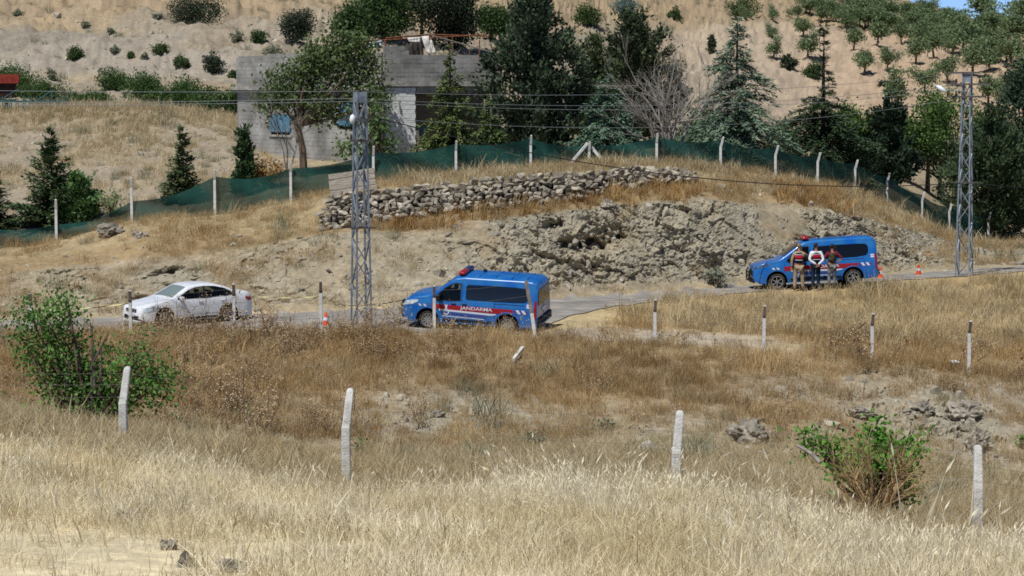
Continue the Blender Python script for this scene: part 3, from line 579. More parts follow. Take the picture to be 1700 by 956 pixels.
scatter('hill_stones', peb_p, .5 * TA(fi['gully'] - .2, fi['orchardtop']) * (1 - .85 * orchz) * sstep(-.3, .3, n1), .2, 'pale stones strewn over the far hillside', tilt=9, sv=.5, cat='stones', pxlim=(-300, 1750))
m_frag = mat('rock_fragment_mat', lin((132, 125, 110)), lin((172, 163, 144)), ns=1.6, rough=.95, spec=.1, rnd=.16, bump=.5, bs=14, space='pos')
frag_p = [rock_mesh('fragment', m_frag, 16, .75, 300 + s_, .35) for s_ in range(8)]
scatter('rock_fragments', frag_p, 9.0 * TA(fi['roadfar'] + .12, fi['bank'] + .25) * np.clip(rock * 1.3, 0, 1) * (.3 + .7 * sstep(650, 850, PXG)) * sstep(-.5, .4, n2 + .2) + .7 * TA(fi['roadfar'] + .08, fi['wallfoot']) + 6 * ledge * (TT > 3.2), .155, 'angular grey rock fragments breaking out of the cut bank', tilt=.6, sv=.5, zoff=-.01, cat='rocks', squash=.3)
scatter('bank_weeds', sage_p + brush_p, .35 * TA(fi['roadfar'] + .05, fi['terrace']) * sstep(-.2, .4, n2), .7, 'little grey and brown weeds rooted in the cut bank', sv=.4, cat='weeds')
scatter('bare_ground_stones', peb_p + frag_p, 9 * bare * (1 - .5 * ledge) * sstep(-.3, .5, n2 + .1), .09, 'grey chips of stone on the bare patches of the near slope', tilt=9, sv=.6, zoff=.01, cat='stones')
scatter('bare_ground_tufts', gold_p + rust_p, 4.5 * bare * sstep(-.2, .5, n1 + .1), .6, 'thin short dry tufts on the bare patches of the near slope', sv=.35)
scatter('foreground_clods', peb_p, 1.6 * TA(fi['near'] + .8, fi['wheat']) * sstep(.0, .5, wn2), .07, 'small pale clods lying in the stubble', tilt=9, sv=.5, cat='stones')
broom_p = [tuft('flattened', 24, .24, .22, .007, m_straw, .9, .7) for _ in range(3)]
scatter('flattened_straw', broom_p, 5 * TA(fi['near'] + .8, fi['wheat'] + .2) * sstep(0, .4, wn), .9, 'flattened bleached straw in the foreground field', sv=.3)
scatter('yard_tufts', gold_p + sage_p, 2.6 * TA(fi['netfence'] + .15, fi['mound'] + .2) * sstep(640, 420, PXG) * sstep(-.4, .4, n2), .5, 'low sparse tufts on the worn ground above the net fence', sv=.4)
scatter('yard_stones', peb_p, 1.4 * TA(fi['netfence'] + .15, fi['mound'] + .2) * sstep(640, 420, PXG), .11, 'pale stones on the worn ground above the net fence', tilt=9, sv=.5, cat='stones')
tall_p = [tuft('tall_wheat', 22, .22, .40, .006, [m_straw, m_ear], .42, .6, (.7, .075, .007, 1)) for _ in range(3)]
scatter('tall_wheat', tall_p, 16 * TA(fi['wheat'] - .22, fi['wheat'] + .35, .1) * sstep(800, 900, PXG) * (1 - sstep(1230, 1330, PXG)) * sstep(-.4, .3, wn), 1.0, 'tallest ragged pale wheat along the crest of the field', sv=.22)
scatter('rusty_weeds', thist_p + brush_p, 1.0 * TA(fi['ravine'] + .3, fi['verge'] + .1) * sstep(200, 280, PXG) * (1 - sstep(430, 540, PXG)) * sstep(-.5, .3, n2), .85, 'clumpy dead thistles on the slope right of the large green bush', sv=.3, cat='weeds')
# ------------------------------------------------------------------ house of concrete blocks
m_block = mat('block_mat', lin((112, 109, 104)), lin((170, 167, 160)), ns=.9, rough=.95, spec=.1, bump=.25, bs=30, rnd=.09, space='pos', detail=9, fac=(.28, .68))
m_block_pale = mat('painted_block_mat', lin((206, 206, 202)), lin((232, 232, 228)), ns=4, rough=.9, spec=.15, bump=.3, bs=30, rnd=.05)
m_mortar = mat('mortar_mat', lin((122, 119, 113)), lin((146, 142, 135)), ns=6, rough=.97, spec=.05)
m_render = mat('cement_mat', lin((138, 134, 126)), lin((170, 165, 156)), ns=3, rough=.95, spec=.1, bump=.3)
m_blue = mat('blue_paint_mat', lin((62, 102, 128)), lin((98, 140, 160)), ns=6, rough=.6, spec=.3, fac=(.3, .7), col3=lin((80, 122, 146)))
m_rustm = mat('rust_mat', lin((96, 58, 42)), lin((140, 92, 66)), ns=8, rough=.9, spec=.15)
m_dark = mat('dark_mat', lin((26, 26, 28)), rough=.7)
m_tin = mat('tin_mat', lin((150, 156, 160)), lin((190, 196, 200)), ns=5, rough=.5, spec=.5, metal=.3)
m_oldwood = mat('old_wood_mat', lin((116, 106, 94)), lin((160, 150, 136)), ns=6, rough=.95, spec=.1, stretch=(.6, 6, 6), bump=.4, bs=10, rnd=.12)
cpos = wp(641, 262, 105.5); cpos.z = gz(cpos.x, cpos.y) - .35
house = empty('block_house', cpos, (0, 0, 0), 'unfinished house of bare grey concrete blocks with blue shutters behind the green net fence', 'house')
AL, AR = math.radians(180 - 50), math.radians(20)            # directions of the two walls seen, from the near corner
def wall_frame(a): return Vector((math.cos(a), math.sin(a), 0)), Vector((math.sin(a) if a < PI / 2 else -math.sin(a), -math.cos(a) if a < PI / 2 else math.cos(a), 0))
dL = Vector((math.cos(AL), math.sin(AL), 0)); dR = Vector((math.cos(AR), math.sin(AR), 0))
nL = Vector((-math.sin(AL), math.cos(AL), 0)); nL = nL if nL.y < 0 else -nL
nR = Vector((-math.sin(AR), math.cos(AR), 0)); nR = nR if nR.y < 0 else -nR
zrel = lambda py, d: (HOR - py) / F * d - cpos.z
HSL = zrel(150, 106.5); HSR = zrel(143, 105.5)                  # underside of the eaves left and right
LL, LR = 9.9, 7.2
def _sx(px, dv): return next((float(s) for s in np.arange(0, 16, .02) if (proj(cpos + dv * float(s))[0] - px) * (1 if dv.x > 0 else -1) >= 0), 10.)
LL, LR = _sx(397, dL), _sx(818, dR)
def wallbox(b, d, n, s0, s1, z0, z1, th=.2, off=0., m=0):
    c = d * ((s0 + s1) / 2) - n * (th / 2 - off) + Vector((0, 0, (z0 + z1) / 2)); R = Matrix((d, n, Vector((0, 0, 1)))).transposed()
    b.box(c, (s1 - s0, th, z1 - z0), R, m)
bw = MB()
def holed(b, d, n, L, z1, holes, off=0.):
    xs = sorted({0, L, *[h[0] for h in holes], *[h[1] for h in holes]})
    for a, c in zip(xs[:-1], xs[1:]):
        hh = sorted([h for h in holes if h[0] <= a + 1e-6 and h[1] >= c - 1e-6], key=lambda h: h[2]); z = 0.
        for h in hh:
            if h[2] > z: wallbox(b, d, n, a, c, z, h[2], off=off)
            z = h[3]
        if z < z1: wallbox(b, d, n, a, c, z, z1, off=off)
def s_at(px, d0, dv):                       # distance along a wall at which it shows in photo column px
    for s in np.arange(0, 14, .02):
        p = cpos + dv * float(s)
        if (proj(p)[0] - px) * (1 if dv.x > 0 else -1) >= 0: return float(s)
    return 10.
sw0, sw1 = s_at(484, 0, dL), s_at(450, 0, dL); sv0, sv1 = s_at(592, 0, dL), s_at(563, 0, dL)
def zat(py, dv, s): p = cpos + dv * s; d = proj(p)[2]; return wp(CX, py, d).z - cpos.z
wz0, wz1 = zat(224, dL, sw0), zat(190, dL, sw0); vz0, vz1 = zat(214, dL, sv0), zat(168, dL, sv0)
so0 = s_at(690, 0, dR)
holesL = [(sw0, sw1, wz0, wz1), (sv0, sv1, vz0, vz1)]
holed(bw, dL, nL, LL, HSL, holesL, off=-.012)
wallbox(bw, dR, nR, 0.0, so0, -.1, HSR, off=-.012)
wallbox(bw, dR, nR, so0, LR + .4, -.1, HSR, th=.2, off=-2.4); wallbox(bw, dR, nR, LR, LR + .4, -.1, HSR)          # recessed porch wall and end pillar
wallbox(bw, dL, nL, LL - .02, LL + .1, -.1, HSL, th=6.0); bw.obj('wall', m_mortar, house)
# blocks: courses of ground floor (joined), parapet blocks one by one
BL, BH = .40, .20
def course_blocks(d, n, s0, s1, z0, z1, skip=lambda s, z: False):
    r = 0; z = z0
    while z + BH <= z1 + .02:
        s = s0 - (BL / 2 if r % 2 else 0)
        while s < s1 - .05:
            a, b = max(s, s0), min(s + BL, s1)
            if b - a > .08 and not skip((a + b) / 2, z + BH / 2): yield a, b, z
            s += BL
        z += BH; r += 1
hb = bpy.data.meshes.new; bm_full = {}
def block_mesh(L, m, key):
    k = (round(L, 2), key)
    if k not in bm_full:
        b = MB(); b.box((0, 0, 0), (L - .008, .16, BH - .007)); bm_full[k] = b.mesh('block', m)
    return bm_full[k]
def put_block(name, d, n, a, b, z, m, key, off=0.):
    off += random.uniform(-.006, .008); c = d * ((a + b) / 2) + n * (off - .078) + Vector((0, 0, z + BH / 2))
    return link(name, block_mesh(b - a, m, key), house, c, (0, random.gauss(0, .004), math.atan2(d.y, d.x) + random.gauss(0, .006)))
gb = MB(); inhole = lambda s, z: any(h[0] - .05 < s < h[1] + .05 and h[2] - .12 < z < h[3] + .12 for h in holesL)
for a, b, z in course_blocks(dL, nL, .0, LL, .1, HSL - .02, inhole):
    wallbox(gb, dL, nL, a + .004, b - .004, z + .0035, z + BH - .0035, th=.1, off=random.uniform(.0, .012))
tag(gb.obj('block_courses', m_block, house), kind='stuff')
for a, b, z in course_blocks(dR, nR, 0, so0, .1, HSR - .02): put_block('painted_block', dR, nR, a, b, z, m_block_pale, 'p')
slab_t = .24
sb = MB()
wallbox(sb, dR, nR, -.25, LR + .5, HSR, HSR + slab_t, th=6.2, off=.12); sb.obj('roof_slab', m_render, house)
sb = MB(); wallbox(sb, dL, nL, .45, LL + .12, HSL - .02, HSL + .16, th=5.5, off=.34); sb.obj('roof_slab', m_render, house)
PZR = HSR + slab_t; PZL = HSL + .16
nb_ = 0
topR = lambda s: PZR + (1.62 if s < .75 else 1.42 if s < 1.25 else 1.2 if s < 4.6 else 1.0)
for a, b, z in course_blocks(dR, nR, -.10, LR + .3, PZR, PZR + 1.7, lambda s, z: z > topR(s)):
    put_block('block', dR, nR, a, b, z, m_block, 'g', off=.09); nb_ += 1
topL = lambda s: PZL + (1.72 if s < 2.2 else 1.55)
for a, b, z in course_blocks(dL, nL, .2, LL, PZL, PZL + 1.7, lambda s, z: z > topL(s) or nb_ > 330):
    put_block('block', dL, nL, a, b, z, m_block, 'g', off=.10); nb_ += 1
bk = MB(); wallbox(bk, dR, nR, -.08, LR + .28, PZR, PZR + .98, th=.1, off=.0); wallbox(bk, dL, nL, .22, LL - .02, PZL, PZL + 1.5, th=.1, off=0.0)
wallbox(bk, dL, nL, LL - .1, LL - .0, PZL, PZL + 1.3, th=5.3, off=.1); bk.obj('parapet_back', m_mortar, house)
# shutters, door, porch bits
def panel_on(name, d, n, s0, s1, z0, z1, m, off=.03, th=.05, parent=house, slats=0):
    b = MB(); wallbox(b, d, n, s0, s1, z0, z1, th=th, off=off); o = b.obj(name, m, parent)
    for k in range(slats):
        q = MB(); w_ = (s1 - s0) / slats; wallbox(q, d, n, s0 + k * w_ + .015, s0 + (k + 1) * w_ - .015, z0 + .03, z1 - .03, th=.03, off=off + .022); q.obj('shutter_board', m, o)
    return o
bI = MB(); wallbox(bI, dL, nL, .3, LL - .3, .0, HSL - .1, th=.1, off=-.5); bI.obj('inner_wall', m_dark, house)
panel_on('shutter', dL, nL, sw0 + .03, sw1 - .03, wz0 + .12, wz1 - .02, m_blue, off=.05, slats=3)
panel_on('window_sill', dL, nL, sw0 - .08, sw1 + .08, wz0 - .1, wz0, m_render, off=.08, th=.16)
panel_on('shutter', dL, nL, sv0 + .03, sv1 - .03, vz0 + .1, vz1 - .02, m_blue, off=.05, slats=2)
panel_on('door', dR, nR, so0 + .4, so0 + 1.3, 0.05, 2.1, m_blue, off=-2.36)
panel_on('porch_beam', dR, nR, so0, LR, HSR - .32, HSR - .02, m_render, off=-.02, th=.2)
pb = MB(); o0 = dR * (so0 + .35) - nR * .2
pb.bar(o0 + Vector((0, 0, .2)), dR * (so0 + .05) + nR * .05 + Vector((0, 0, 1.9)), .14, .05); pb.obj('leaning_board', m_oldwood, house)
pb = MB(); pb.bar(o0 + dR * .45 + Vector((0, 0, .1)), dR * (so0 + .25) + Vector((0, 0, 1.1)), .2, .05); pb.obj('leaning_board', m_block_pale, house)
# lean-to of pipes and sheets on the flat roof
rp = lambda px, py, back=1.2: (lambda d: wp(px, py, d))(107.5 + back)
sh = empty('roof_shelter', rp(700, 100), (0, 0, 0), 'ramshackle rusty pipe shelter with torn sheets standing on the flat house roof', 'shelter')
def loc(p): return p - sh.location
for (px, y0, y1, r) in [(639, 66, 108, .04), (604, 68, 112, .04), (712, 58, 112, .03), (751, 60, 112, .03), (796, 66, 112, .035), (783, 84, 112, .03)]:
    b = MB(); b.tube([loc(rp(px, y1)), loc(rp(px - (4 if px == 783 else 0), y0))], r, 6); b.obj('post', m_rustm, sh)
for (a, b_) in [((598, 68), (800, 58)), ((640, 63), (712, 57)), ((712, 57), (812, 60)), ((708, 56), (835, 92))]:
    b = MB(); b.tube([loc(rp(*a)), loc(rp(*b_))], .035, 6); b.obj('rail', m_rustm if b_[1] < 80 else m_oldwood, sh)
def sheet_pts(pts, name, m, wav=.0, n=14, depth=.0):
    (a, b, c, d_) = [loc(rp(*p)) for p in pts]; V, Q = [], []
    for i in range(n + 1):
        for j in range(7):
            s, t = i / n, j / 6; p = (a.lerp(b, s)).lerp(d_.lerp(c, s), t); p = p + Vector((0, wav * math.sin(s * 26) + .05 * math.sin(t * 9 + s * 4), 0)); V.append(p)
    Q = [(i * 7 + j, i * 7 + j + 1, (i + 1) * 7 + j + 1, (i + 1) * 7 + j) for i in range(n) for j in range(6)]
    o = link(name, mesh_np(name, V, Q, [m], smooth=True), sh); md = o.modifiers.new('thick', 'SOLIDIFY'); md.thickness = .02; return o
sheet_pts([(602, 69), (635, 67), (634, 76), (601, 78)], 'metal_sheet', m_tin, .02)
m_tarp = mat('tarp_mat', lin((70, 64, 60)), lin((104, 96, 88)), ns=5, rough=.95)
m_cloth = mat('rag_mat', lin((168, 162, 154)), lin((204, 200, 194)), ns=5, rough=.95)
sheet_pts([(668, 64, 1.2), (702, 60, 1.2), (704, 112, 1.6), (674, 112, 1.6)], 'tarp', m_tarp, .04)
sheet_pts([(676, 62, .9), (699, 61, .9), (697, 70, .7), (679, 68, .7)], 'tin_sheet', m_cloth, .05)
sheet_pts([(700, 60, .9), (712, 59, .9), (716, 93, .7), (709, 88, .7)], 'rag', m_cloth, .05)
sheet_pts([(712, 66, .9), (717, 66, .9), (724, 88, .7), (719, 90, .7)], 'rag', m_cloth, .05)
# ------------------------------------------------------------------ dry stone wall
m_rock = mat('wall_stone_mat', lin((120, 112, 100)), lin((176, 166, 148)), ns=2.5, rough=.95, spec=.1, bump=.5, bs=14, rnd=.34, space='pos')
m_rock_d = mat('boulder_mat', lin((118, 112, 100)), lin((166, 157, 142)), ns=2.5, rough=.95, spec=.1, bump=.7, bs=9, rnd=.15)
foot = [(534, 384, 89.6), (545, 382, 89.6), (560, 380, 89.6), (620, 369, 89.7), (700, 357, 89.7), (760, 349, 89.7), (860, 341, 90.2), (960, 331, 91.7), (1030, 313, 93.7), (1100, 302, 94.8), (1155, 302, 96)]
head = [(534, 352, 90.2), (545, 332, 90.4), (560, 321, 90.5), (620, 316, 90.5), (660, 312, 90.5), (760, 304, 90.5), (860, 293, 91.1), (960, 287, 92.5), (1050, 277, 94.5), (1100, 278, 95.5), (1155, 285, 96.8)]
def onl(L, px): return wp(px, float(np.interp(px, [p[0] for p in L], [p[1] for p in L])), float(np.interp(px, [p[0] for p in L], [p[2] for p in L])))
swall = empty('dry_stone_wall', onl(foot, 800), (0, 0, 0), 'long dry stone retaining wall of stacked grey field stones below the green net', 'wall')
stones = [rock_mesh('stone', m_rock, 15, 1.0, 100 + k, .34) for k in range(12)]
spots = []
hh = 0.
for cidx in range(14):
    ch = random.uniform(.14, .2); px = 532 + random.random() * 6
    while px < 1158:
        wd = random.choice([.2, .24, .28, .32, .36, .42]) * random.uniform(.9, 1.1); B, Tp = onl(foot, px), onl(head, px); Hh = Tp.z - B.z + .05
        if hh < Hh - .04: spots.append((B.lerp(Tp, min(1, (hh + ch / 2) / max(Hh, .1))), wd, ch))
        px += wd * F / B.y * .95
    hh += ch * .86
spots.sort(key=lambda s: -s[1] * s[2])
sm = MB()
for k, (p, wd, ch) in enumerate(spots):
    R = Euler((random.gauss(0, .15), random.gauss(0, .2), random.gauss(.25, .3))); sc = (wd * 1.25, wd * random.uniform(.9, 1.3), ch * random.uniform(1.1, 1.5)); q = p + Vector((0, random.gauss(0, .05), random.gauss(0, .015))) - swall.location
    if k < 300: link('stone', stones[k % 12], swall, q, R, sc)
    else:
        me = stones[k % 12]; M_ = Matrix.LocRotScale(q, R, Vector(sc)); sm.add([M_ @ v.co for v in me.vertices], [tuple(pp.vertices) for pp in me.polygons])
tag(sm.obj('small_stones', m_rock, swall), kind='stuff')
# ------------------------------------------------------------------ fences
m_conc = mat('concrete_mat', lin((176, 174, 168)), lin((214, 212, 206)), ns=7, rough=.9, spec=.15, bump=.25, bs=40)
m_conc_r = mat('painted_post_mat', lin((190, 188, 182)), lin((222, 220, 214)), ns=6, rough=.9, spec=.15)
m_browntop = mat('brown_post_top_mat', lin((116, 104, 96)), lin((148, 135, 124)), ns=5, rough=.85)  # browner, darker tone for cranked post tops and the leaning post's upper half
m_wire = mat('wire_mat', lin((120, 116, 108)), rough=.6, metal=.5)
def post_mesh(H, bend, w=.1, arm=.38, cap=None):
    """a square concrete post with a cranked top; BEND is the crank's direction in the ground plane"""
    b = MB(); bx, by = bend; top = Vector((bx * arm * .55, by * arm * .55, H)); V = []
    for (p, ww) in [((0, 0, -.35), w), ((0, 0, H - arm - .05), w * .92), ((bx * .05, by * .05, H - arm + .03), w * .9), (top, w * .8), (top + Vector((bx * .015, by * .015, .035)), w * .5)]:
        p = Vector(p); V += [p + Vector((sx * ww / 2, sy * ww / 2, 0)) for sx, sy in ((-1, -1), (1, -1), (1, 1), (-1, 1))]
    Fq = [(i * 4 + j, i * 4 + (j + 1) % 4, (i + 1) * 4 + (j + 1) % 4, (i + 1) * 4 + j) for i in range(4) for j in range(4)] + [(16, 17, 18, 19)]
    m_ = [0] * len(Fq)
    if cap: m_ = [1 if 4 <= k < 12 else 0 for k in range(len(Fq))]
    b.add(V, Fq); b.m = m_; return b
# upper fence: posts with a green shade net
m_net = bpy.data.materials.new('shade_net_mat'); m_net.use_nodes = True
_n, _l = m_net.node_tree.nodes, m_net.node_tree.links; _b = _n['Principled BSDF']; _b.inputs['Roughness'].default_value = .85; _b.inputs['Specular IOR Level'].default_value = .1
_t = _n.new('ShaderNodeTexNoise'); _t.inputs['Scale'].default_value = .8; _r = _n.new('ShaderNodeValToRGB'); _r.color_ramp.elements[0].color = (*lin((28, 66, 60)), 1); _r.color_ramp.elements[1].color = (*lin((48, 92, 84)), 1); _l.new(_t.outputs[0], _r.inputs[0]); _l.new(_r.outputs[0], _b.inputs['Base Color'])
_tr = _n.new('ShaderNodeBsdfTransparent'); _tl = _n.new('ShaderNodeBsdfTranslucent'); _l.new(_r.outputs[0], _tl.inputs[0]); _m1 = _n.new('ShaderNodeMixShader'); _m1.inputs[0].default_value = .3; _m2 = _n.new('ShaderNodeMixShader'); _m2.inputs[0].default_value = .13
_l.new(_b.outputs[0], _m1.inputs[1]); _l.new(_tl.outputs[0], _m1.inputs[2]); _l.new(_m1.outputs[0], _m2.inputs[1]); _l.new(_tr.outputs[0], _m2.inputs[2]); _l.new(_m2.outputs[0], _n['Material Output'].inputs[0])
UP = [(-330, 360, 425, 95.2), (-190, 352, 418, 95.2), (-50, 345, 413, 95.3), (94, 331, 404, 95.6), (219, 295, 365, 95.7), (357, 282, 358, 95.7), (483, 269, 337, 95.7), (620, 243, 301, 96.7), (757, 234, 291, 97.2), (881, 225, 281, 97.7), (978, 236, 272, 98.2), (1090, 222, 268, 98.5), (1196, 228, 276, 99.3), (1287, 242, 289, 101.8), (1357, 254, 303, 104.8), (1419, 266, 319, 108.3), (1472, 288, 337, 111.8), (1530, 319, 369, 115.3), (1575, 339, 393, 118.8), (1640, 352, 404, 121)]
nf = empty('net_fence', at(757, 97.2), (0, 0, 0), 'long fence of cranked concrete posts hung with dark green shade net below the house', 'fence')
tops, feet = [], []
for k, (px, y0, y1, d) in enumerate(UP):
    p = wp(px, y1, d); g = gpt(p.x, p.y); zt_ = wp(px, y0, d).z; H = max(.9, zt_ - g.z); right = px > 1150
    b = post_mesh(H, (.55, -.2) if right else (.12, -.6), .11, .36); po = b.obj('post', [m_conc_r, m_browntop], nf, g - nf.location)
    tops.append(Vector((g.x, g.y + .1, zt_ - (.26 if px < 700 else .12)))); feet.append(Vector((g.x, g.y + .1, g.z - .05)))
    if px < 240: tops[-1].z -= [.45, .4, .4, .78, .72][k]
V, Q = [], []; NS, NV = 22, 8
for k in range(len(tops) - 1):
    for i in range(NS + (1 if k == len(tops) - 2 else 0)):
        t = i / NS; a = tops[k].lerp(tops[k + 1], t); f_ = feet[k].lerp(feet[k + 1], t); sag = .16 * math.sin(PI * t) * (1.6 if UP[k][0] < 480 else 1.); g = gz(f_.x, f_.y) - .04
        for j in range(NV + 1):
            v = j / NV; z = g + (a.z - sag - g) * v; wv = .09 * math.sin(v * 5 + t * 7 + k * 2.3) + .05 * math.sin(t * 31 + v * 3) * (v > .3)
            V.append((f_.x, f_.y + wv, z))
n_ = NV + 1; Q = [(c * n_ + j, (c + 1) * n_ + j, (c + 1) * n_ + j + 1, c * n_ + j + 1) for c in range(len(V) // n_ - 1) for j in range(NV)]
link('net', mesh_np('net', [Vector(v) - nf.location for v in V], Q, [m_net], smooth=True), nf)
for (a, b_) in [((926, 296, 97.9), (976, 237, 98.1)), ((1008, 276, 98.0), (982, 244, 98.2))]:          # the two struts of the corner post
    b = MB(); b.bar(wp(*a) - nf.location, wp(*b_) - nf.location, .10); b.obj('brace', m_conc_r, nf)
# roadside fence: thin posts with brown tops and slack wires
RD_ = [(-120, 488, 556, 75), (52, 486, 556, 75.5), (217, 482, 551, 75.8), (389, 471, 553, 75), (533, 466, 553, 75), (721, 474, 549, 75), (890, 466, 560, 73.6), (1087, 497, 573, 73), (1268, 507, 580, 73), (1447, 520, 600, 73), (1608, 532, 621, 73), (1780, 548, 640, 73)]
rf = empty('wire_fence', at(721, 75), (0, 0, 0), 'roadside wire fence of thin pale concrete posts with dark cranked tops, one post leaning', 'fence')
ends = []
for (px, y0, y1, d) in RD_:
    p = wp(px, y1, d); g = gpt(p.x, p.y); zt_ = wp(px, y0, d).z; H = zt_ - g.z
    if px == 890:
        b = MB(); tp = wp(873, 466, d) - g; mid = tp * .42
        b.bar((0, 0, -.2), mid, .11); b.m = [0] * 6; b.bar(mid, tp, .11, m=1); o = b.obj('post', [m_conc_r, m_browntop], rf, g - rf.location); o['label'] = 'leaning post with a rust brown upper half'; zt2 = tp.z
        ends.append(g + tp)
    else:
        b = post_mesh(H, (.05, -.75), .105, .34, cap=True); b.obj('post', [m_conc_r, m_browntop], rf, g - rf.location); ends.append(g + Vector((0, 0, H - .1)))
for lv in (.05, .5, 1.0):
    b = MB()
    for a, c in zip(ends[:-1], ends[1:]):
        a, c = a - Vector((0, 0, lv)), c - Vector((0, 0, lv)); b.tube([a - rf.location, a.lerp(c, .5) - Vector((0, 0, .07)) - rf.location, c - rf.location], .004, 3, cap=False)
    b.obj('wire', m_wire, rf)
# near fence: heavier cranked posts with chain link
NFp = [(-190, 600, 722, 31), (205, 613, 734, 31), (575, 649, 822, 29), (1122, 687, 838, 27), (1622, 744, 893, 26.5), (2010, 780, 905, 26.5)]
cf = empty('chain_link_fence', at(850, 28), (0, 0, 0), 'near fence of pale cranked concrete posts with chain link and barbed wire', 'fence')
en = []
for (px, y0, y1, d) in NFp:
    p = wp(px, y1, d); g = gpt(p.x, p.y); H = wp(px, y0, d).z - g.z
    b = post_mesh(H, (.22, .55) if px < 1500 else (.05, .5), .115, .40); o = b.obj('post', m_conc, cf, g - cf.location); en.append((g, H, o))
    md = o.modifiers.new('edge', 'BEVEL'); md.width = .012; md.segments = 2; md.limit_method = 'ANGLE'
b = MB()
for (g, H, _), (g2, H2, _) in zip(en[:-1], en[1:]):
    for (dz, off) in [(.06, .18), (.2, .1), (.36, .02)]:
        A, B_ = g + Vector((off * .3, -.06 + off, H - dz)), g2 + Vector((off * .3, -.06 + off, H2 - dz)); k = 16
        b.tube([A.lerp(B_, t / k) - Vector((0, 0, .05 * math.sin(PI * t / k))) - cf.location for t in range(k + 1)], .0022, 3, cap=False)
b.obj('barbed_wire', m_wire, cf)
b = MB()
for (g, H, _), (g2, H2, _) in zip(en[:-1], en[1:]):
    L = (g2 - g).length; n = int(L / .075)
    for k in range(n):
        for sg in (-1, 1):
            pts = []
            for q_ in range(0, 2):
                hh_ = (H - .45) * q_; s = (k * .075 + sg * hh_) / L
                s2 = min(max(s, 0), 1); hh_ = (s2 * L - k * .075) * sg; P0 = g.lerp(g2, s2); pts.append(Vector((P0.x, P0.y - .068, gz(P0.x, P0.y) * .3 + P0.z * .7 + hh_)) - cf.location)
            if (pts[1] - pts[0]).length > .05: b.tube(pts, .0008, 3, cap=False)
tag(b.obj('chain_link', m_wire, cf), kind='stuff')
# ------------------------------------------------------------------ lattice pylons
m_galv = mat('galvanised_mat', lin((112, 120, 128)), lin((142, 150, 156)), ns=4, rough=.6, spec=.4, metal=.15)
m_galv_d = mat('dark_steel_mat', lin((78, 74, 72)), lin((104, 98, 94)), ns=6, rough=.7, metal=.2)
m_porc = mat('insulator_mat', lin((70, 48, 40)), rough=.3, spec=.5)
m_lamp = mat('lamp_mat', lin((225, 228, 228)), rough=.4, spec=.4)
def pylon(px, y0, y1, d, w0, w1, label, arms, lamp, rz, collar):
    p = wp(px, y1, d); g = gpt(p.x, p.y); H = wp(px, y0, d).z - g.z
    root = empty('lattice_pylon', g, (0, 0, rz), label, 'pylon', 'lattice power pylons')
    hw = lambda z: (w0 + (w1 - w0) * z / H) / 2
    for sx in (-1, 1):
        for sy in (-1, 1):
            b = MB(); q0, q1 = Vector((sx * hw(0), sy * hw(0), -.3)), Vector((sx * hw(H), sy * hw(H), H)); b.bar(q0, q1, .055, .055); b.obj('leg', m_galv, root)
    n = int(H / .74)
    for f in range(4):
        for k in range(n):
            z0, z1 = H * k / n * .96 + .05, H * (k + 1) / n * .96 + .05; s = -1 if (k + f) % 2 else 1; a0, a1 = hw(z0), hw(z1); o_ = .012 if k % 2 else -.004
            pa, pb_ = ((s * a0, -a0 - o_, z0), (-s * a1, -a1 - o_, z1)) if f == 0 else ((s * a0, a0 + o_, z0), (-s * a1, a1 + o_, z1)) if f == 1 else ((-a0 - o_, s * a0, z0), (-a1 - o_, -s * a1, z1)) if f == 2 else ((a0 + o_, s * a0, z0), (a1 + o_, -s * a1, z1))
            b = MB(); b.bar(pa, pb_, .042, .03); b.obj('brace', m_galv, root)
    b = MB(); b.box((0, 0, H - .18), (hw(H) * 2 + .03, hw(H) * 2 + .03, .34), m=0); b.obj('head_plate', m_galv, root)
    at_ = []
    for (z, xl, xr, ins) in arms:
        b = MB(); b.bar((xl, -hw(z) - .05, z), (xr, -hw(z) - .05, z), .09, .07); ca = b.obj('crossarm', m_galv_d, root)
        for x in ins:
            q = MB(); q.lathe([(.012, 0), (.035, .06), (.05, .08), (.03, .1), (.05, .12), (.03, .14), (.04, .17), (.0, .19)], 8, 'z', (x, -hw(z) - .05, z + .03)); q.obj('insulator', m_porc, ca); at_.append(g + Matrix.Rotation(rz, 3, 'Z') @ Vector((x, -hw(z) - .05, z + .2)))
    b = MB(); zc = collar
    for s in (-1, 1): b.bar((-hw(zc) - .22, s * (hw(zc) + .03), zc), (hw(zc) + .22, s * (hw(zc) + .03), zc), .05)
    b.obj('anti_climb_collar', m_galv_d, root)
    lx, lz, ln, tilt = lamp
    arm = MB(); arm.tube([(0, -hw(lz) - .02, lz), (lx * .6, -hw(lz) - .25, lz + .05), (lx, -hw(lz) - .35, lz + .1)], .022, 6); ao = arm.obj('lamp_arm', m_galv, root)
    hd = MB(); hd.lathe([(0, -ln / 2), (.06, -ln / 2 + .03), (.1, -ln * .1), (.085, ln * .3), (0, ln / 2)], 10); h_ = hd.obj('lamp_head', m_lamp, ao, (lx - .1, -hw(lz) - .4, lz + .12), (0, tilt, 0), True)
    return root, g, H, at_
PA, gA, HA, _ = pylon(600, 152, 535, 76.6, .54, .30, 'nearer lattice power pylon beside the road, in front of the house', [(7.05, -.75, .3, (-.7, -.45, .25)), (6.35, -.45, .35, (-.4, .3))], (-.38, 6.95, .34, .15), 0.42, 3.45)
PB, gB, HB, _ = pylon(1600, 122, 460, 94, .58, .29, 'farther lattice power pylon at the right, beside the traffic cones', [(8.32, -.75, .55, (-.7,)), (7.85, -.7, 1.0, (-.4, .55, .9)), (7.35, -.75, .75, (-.75, -.4))], (-.85, 7.55, .5, -1.0), -.42, 3.85)
m_cable = mat('cable_mat', lin((40, 40, 42)), rough=.6)
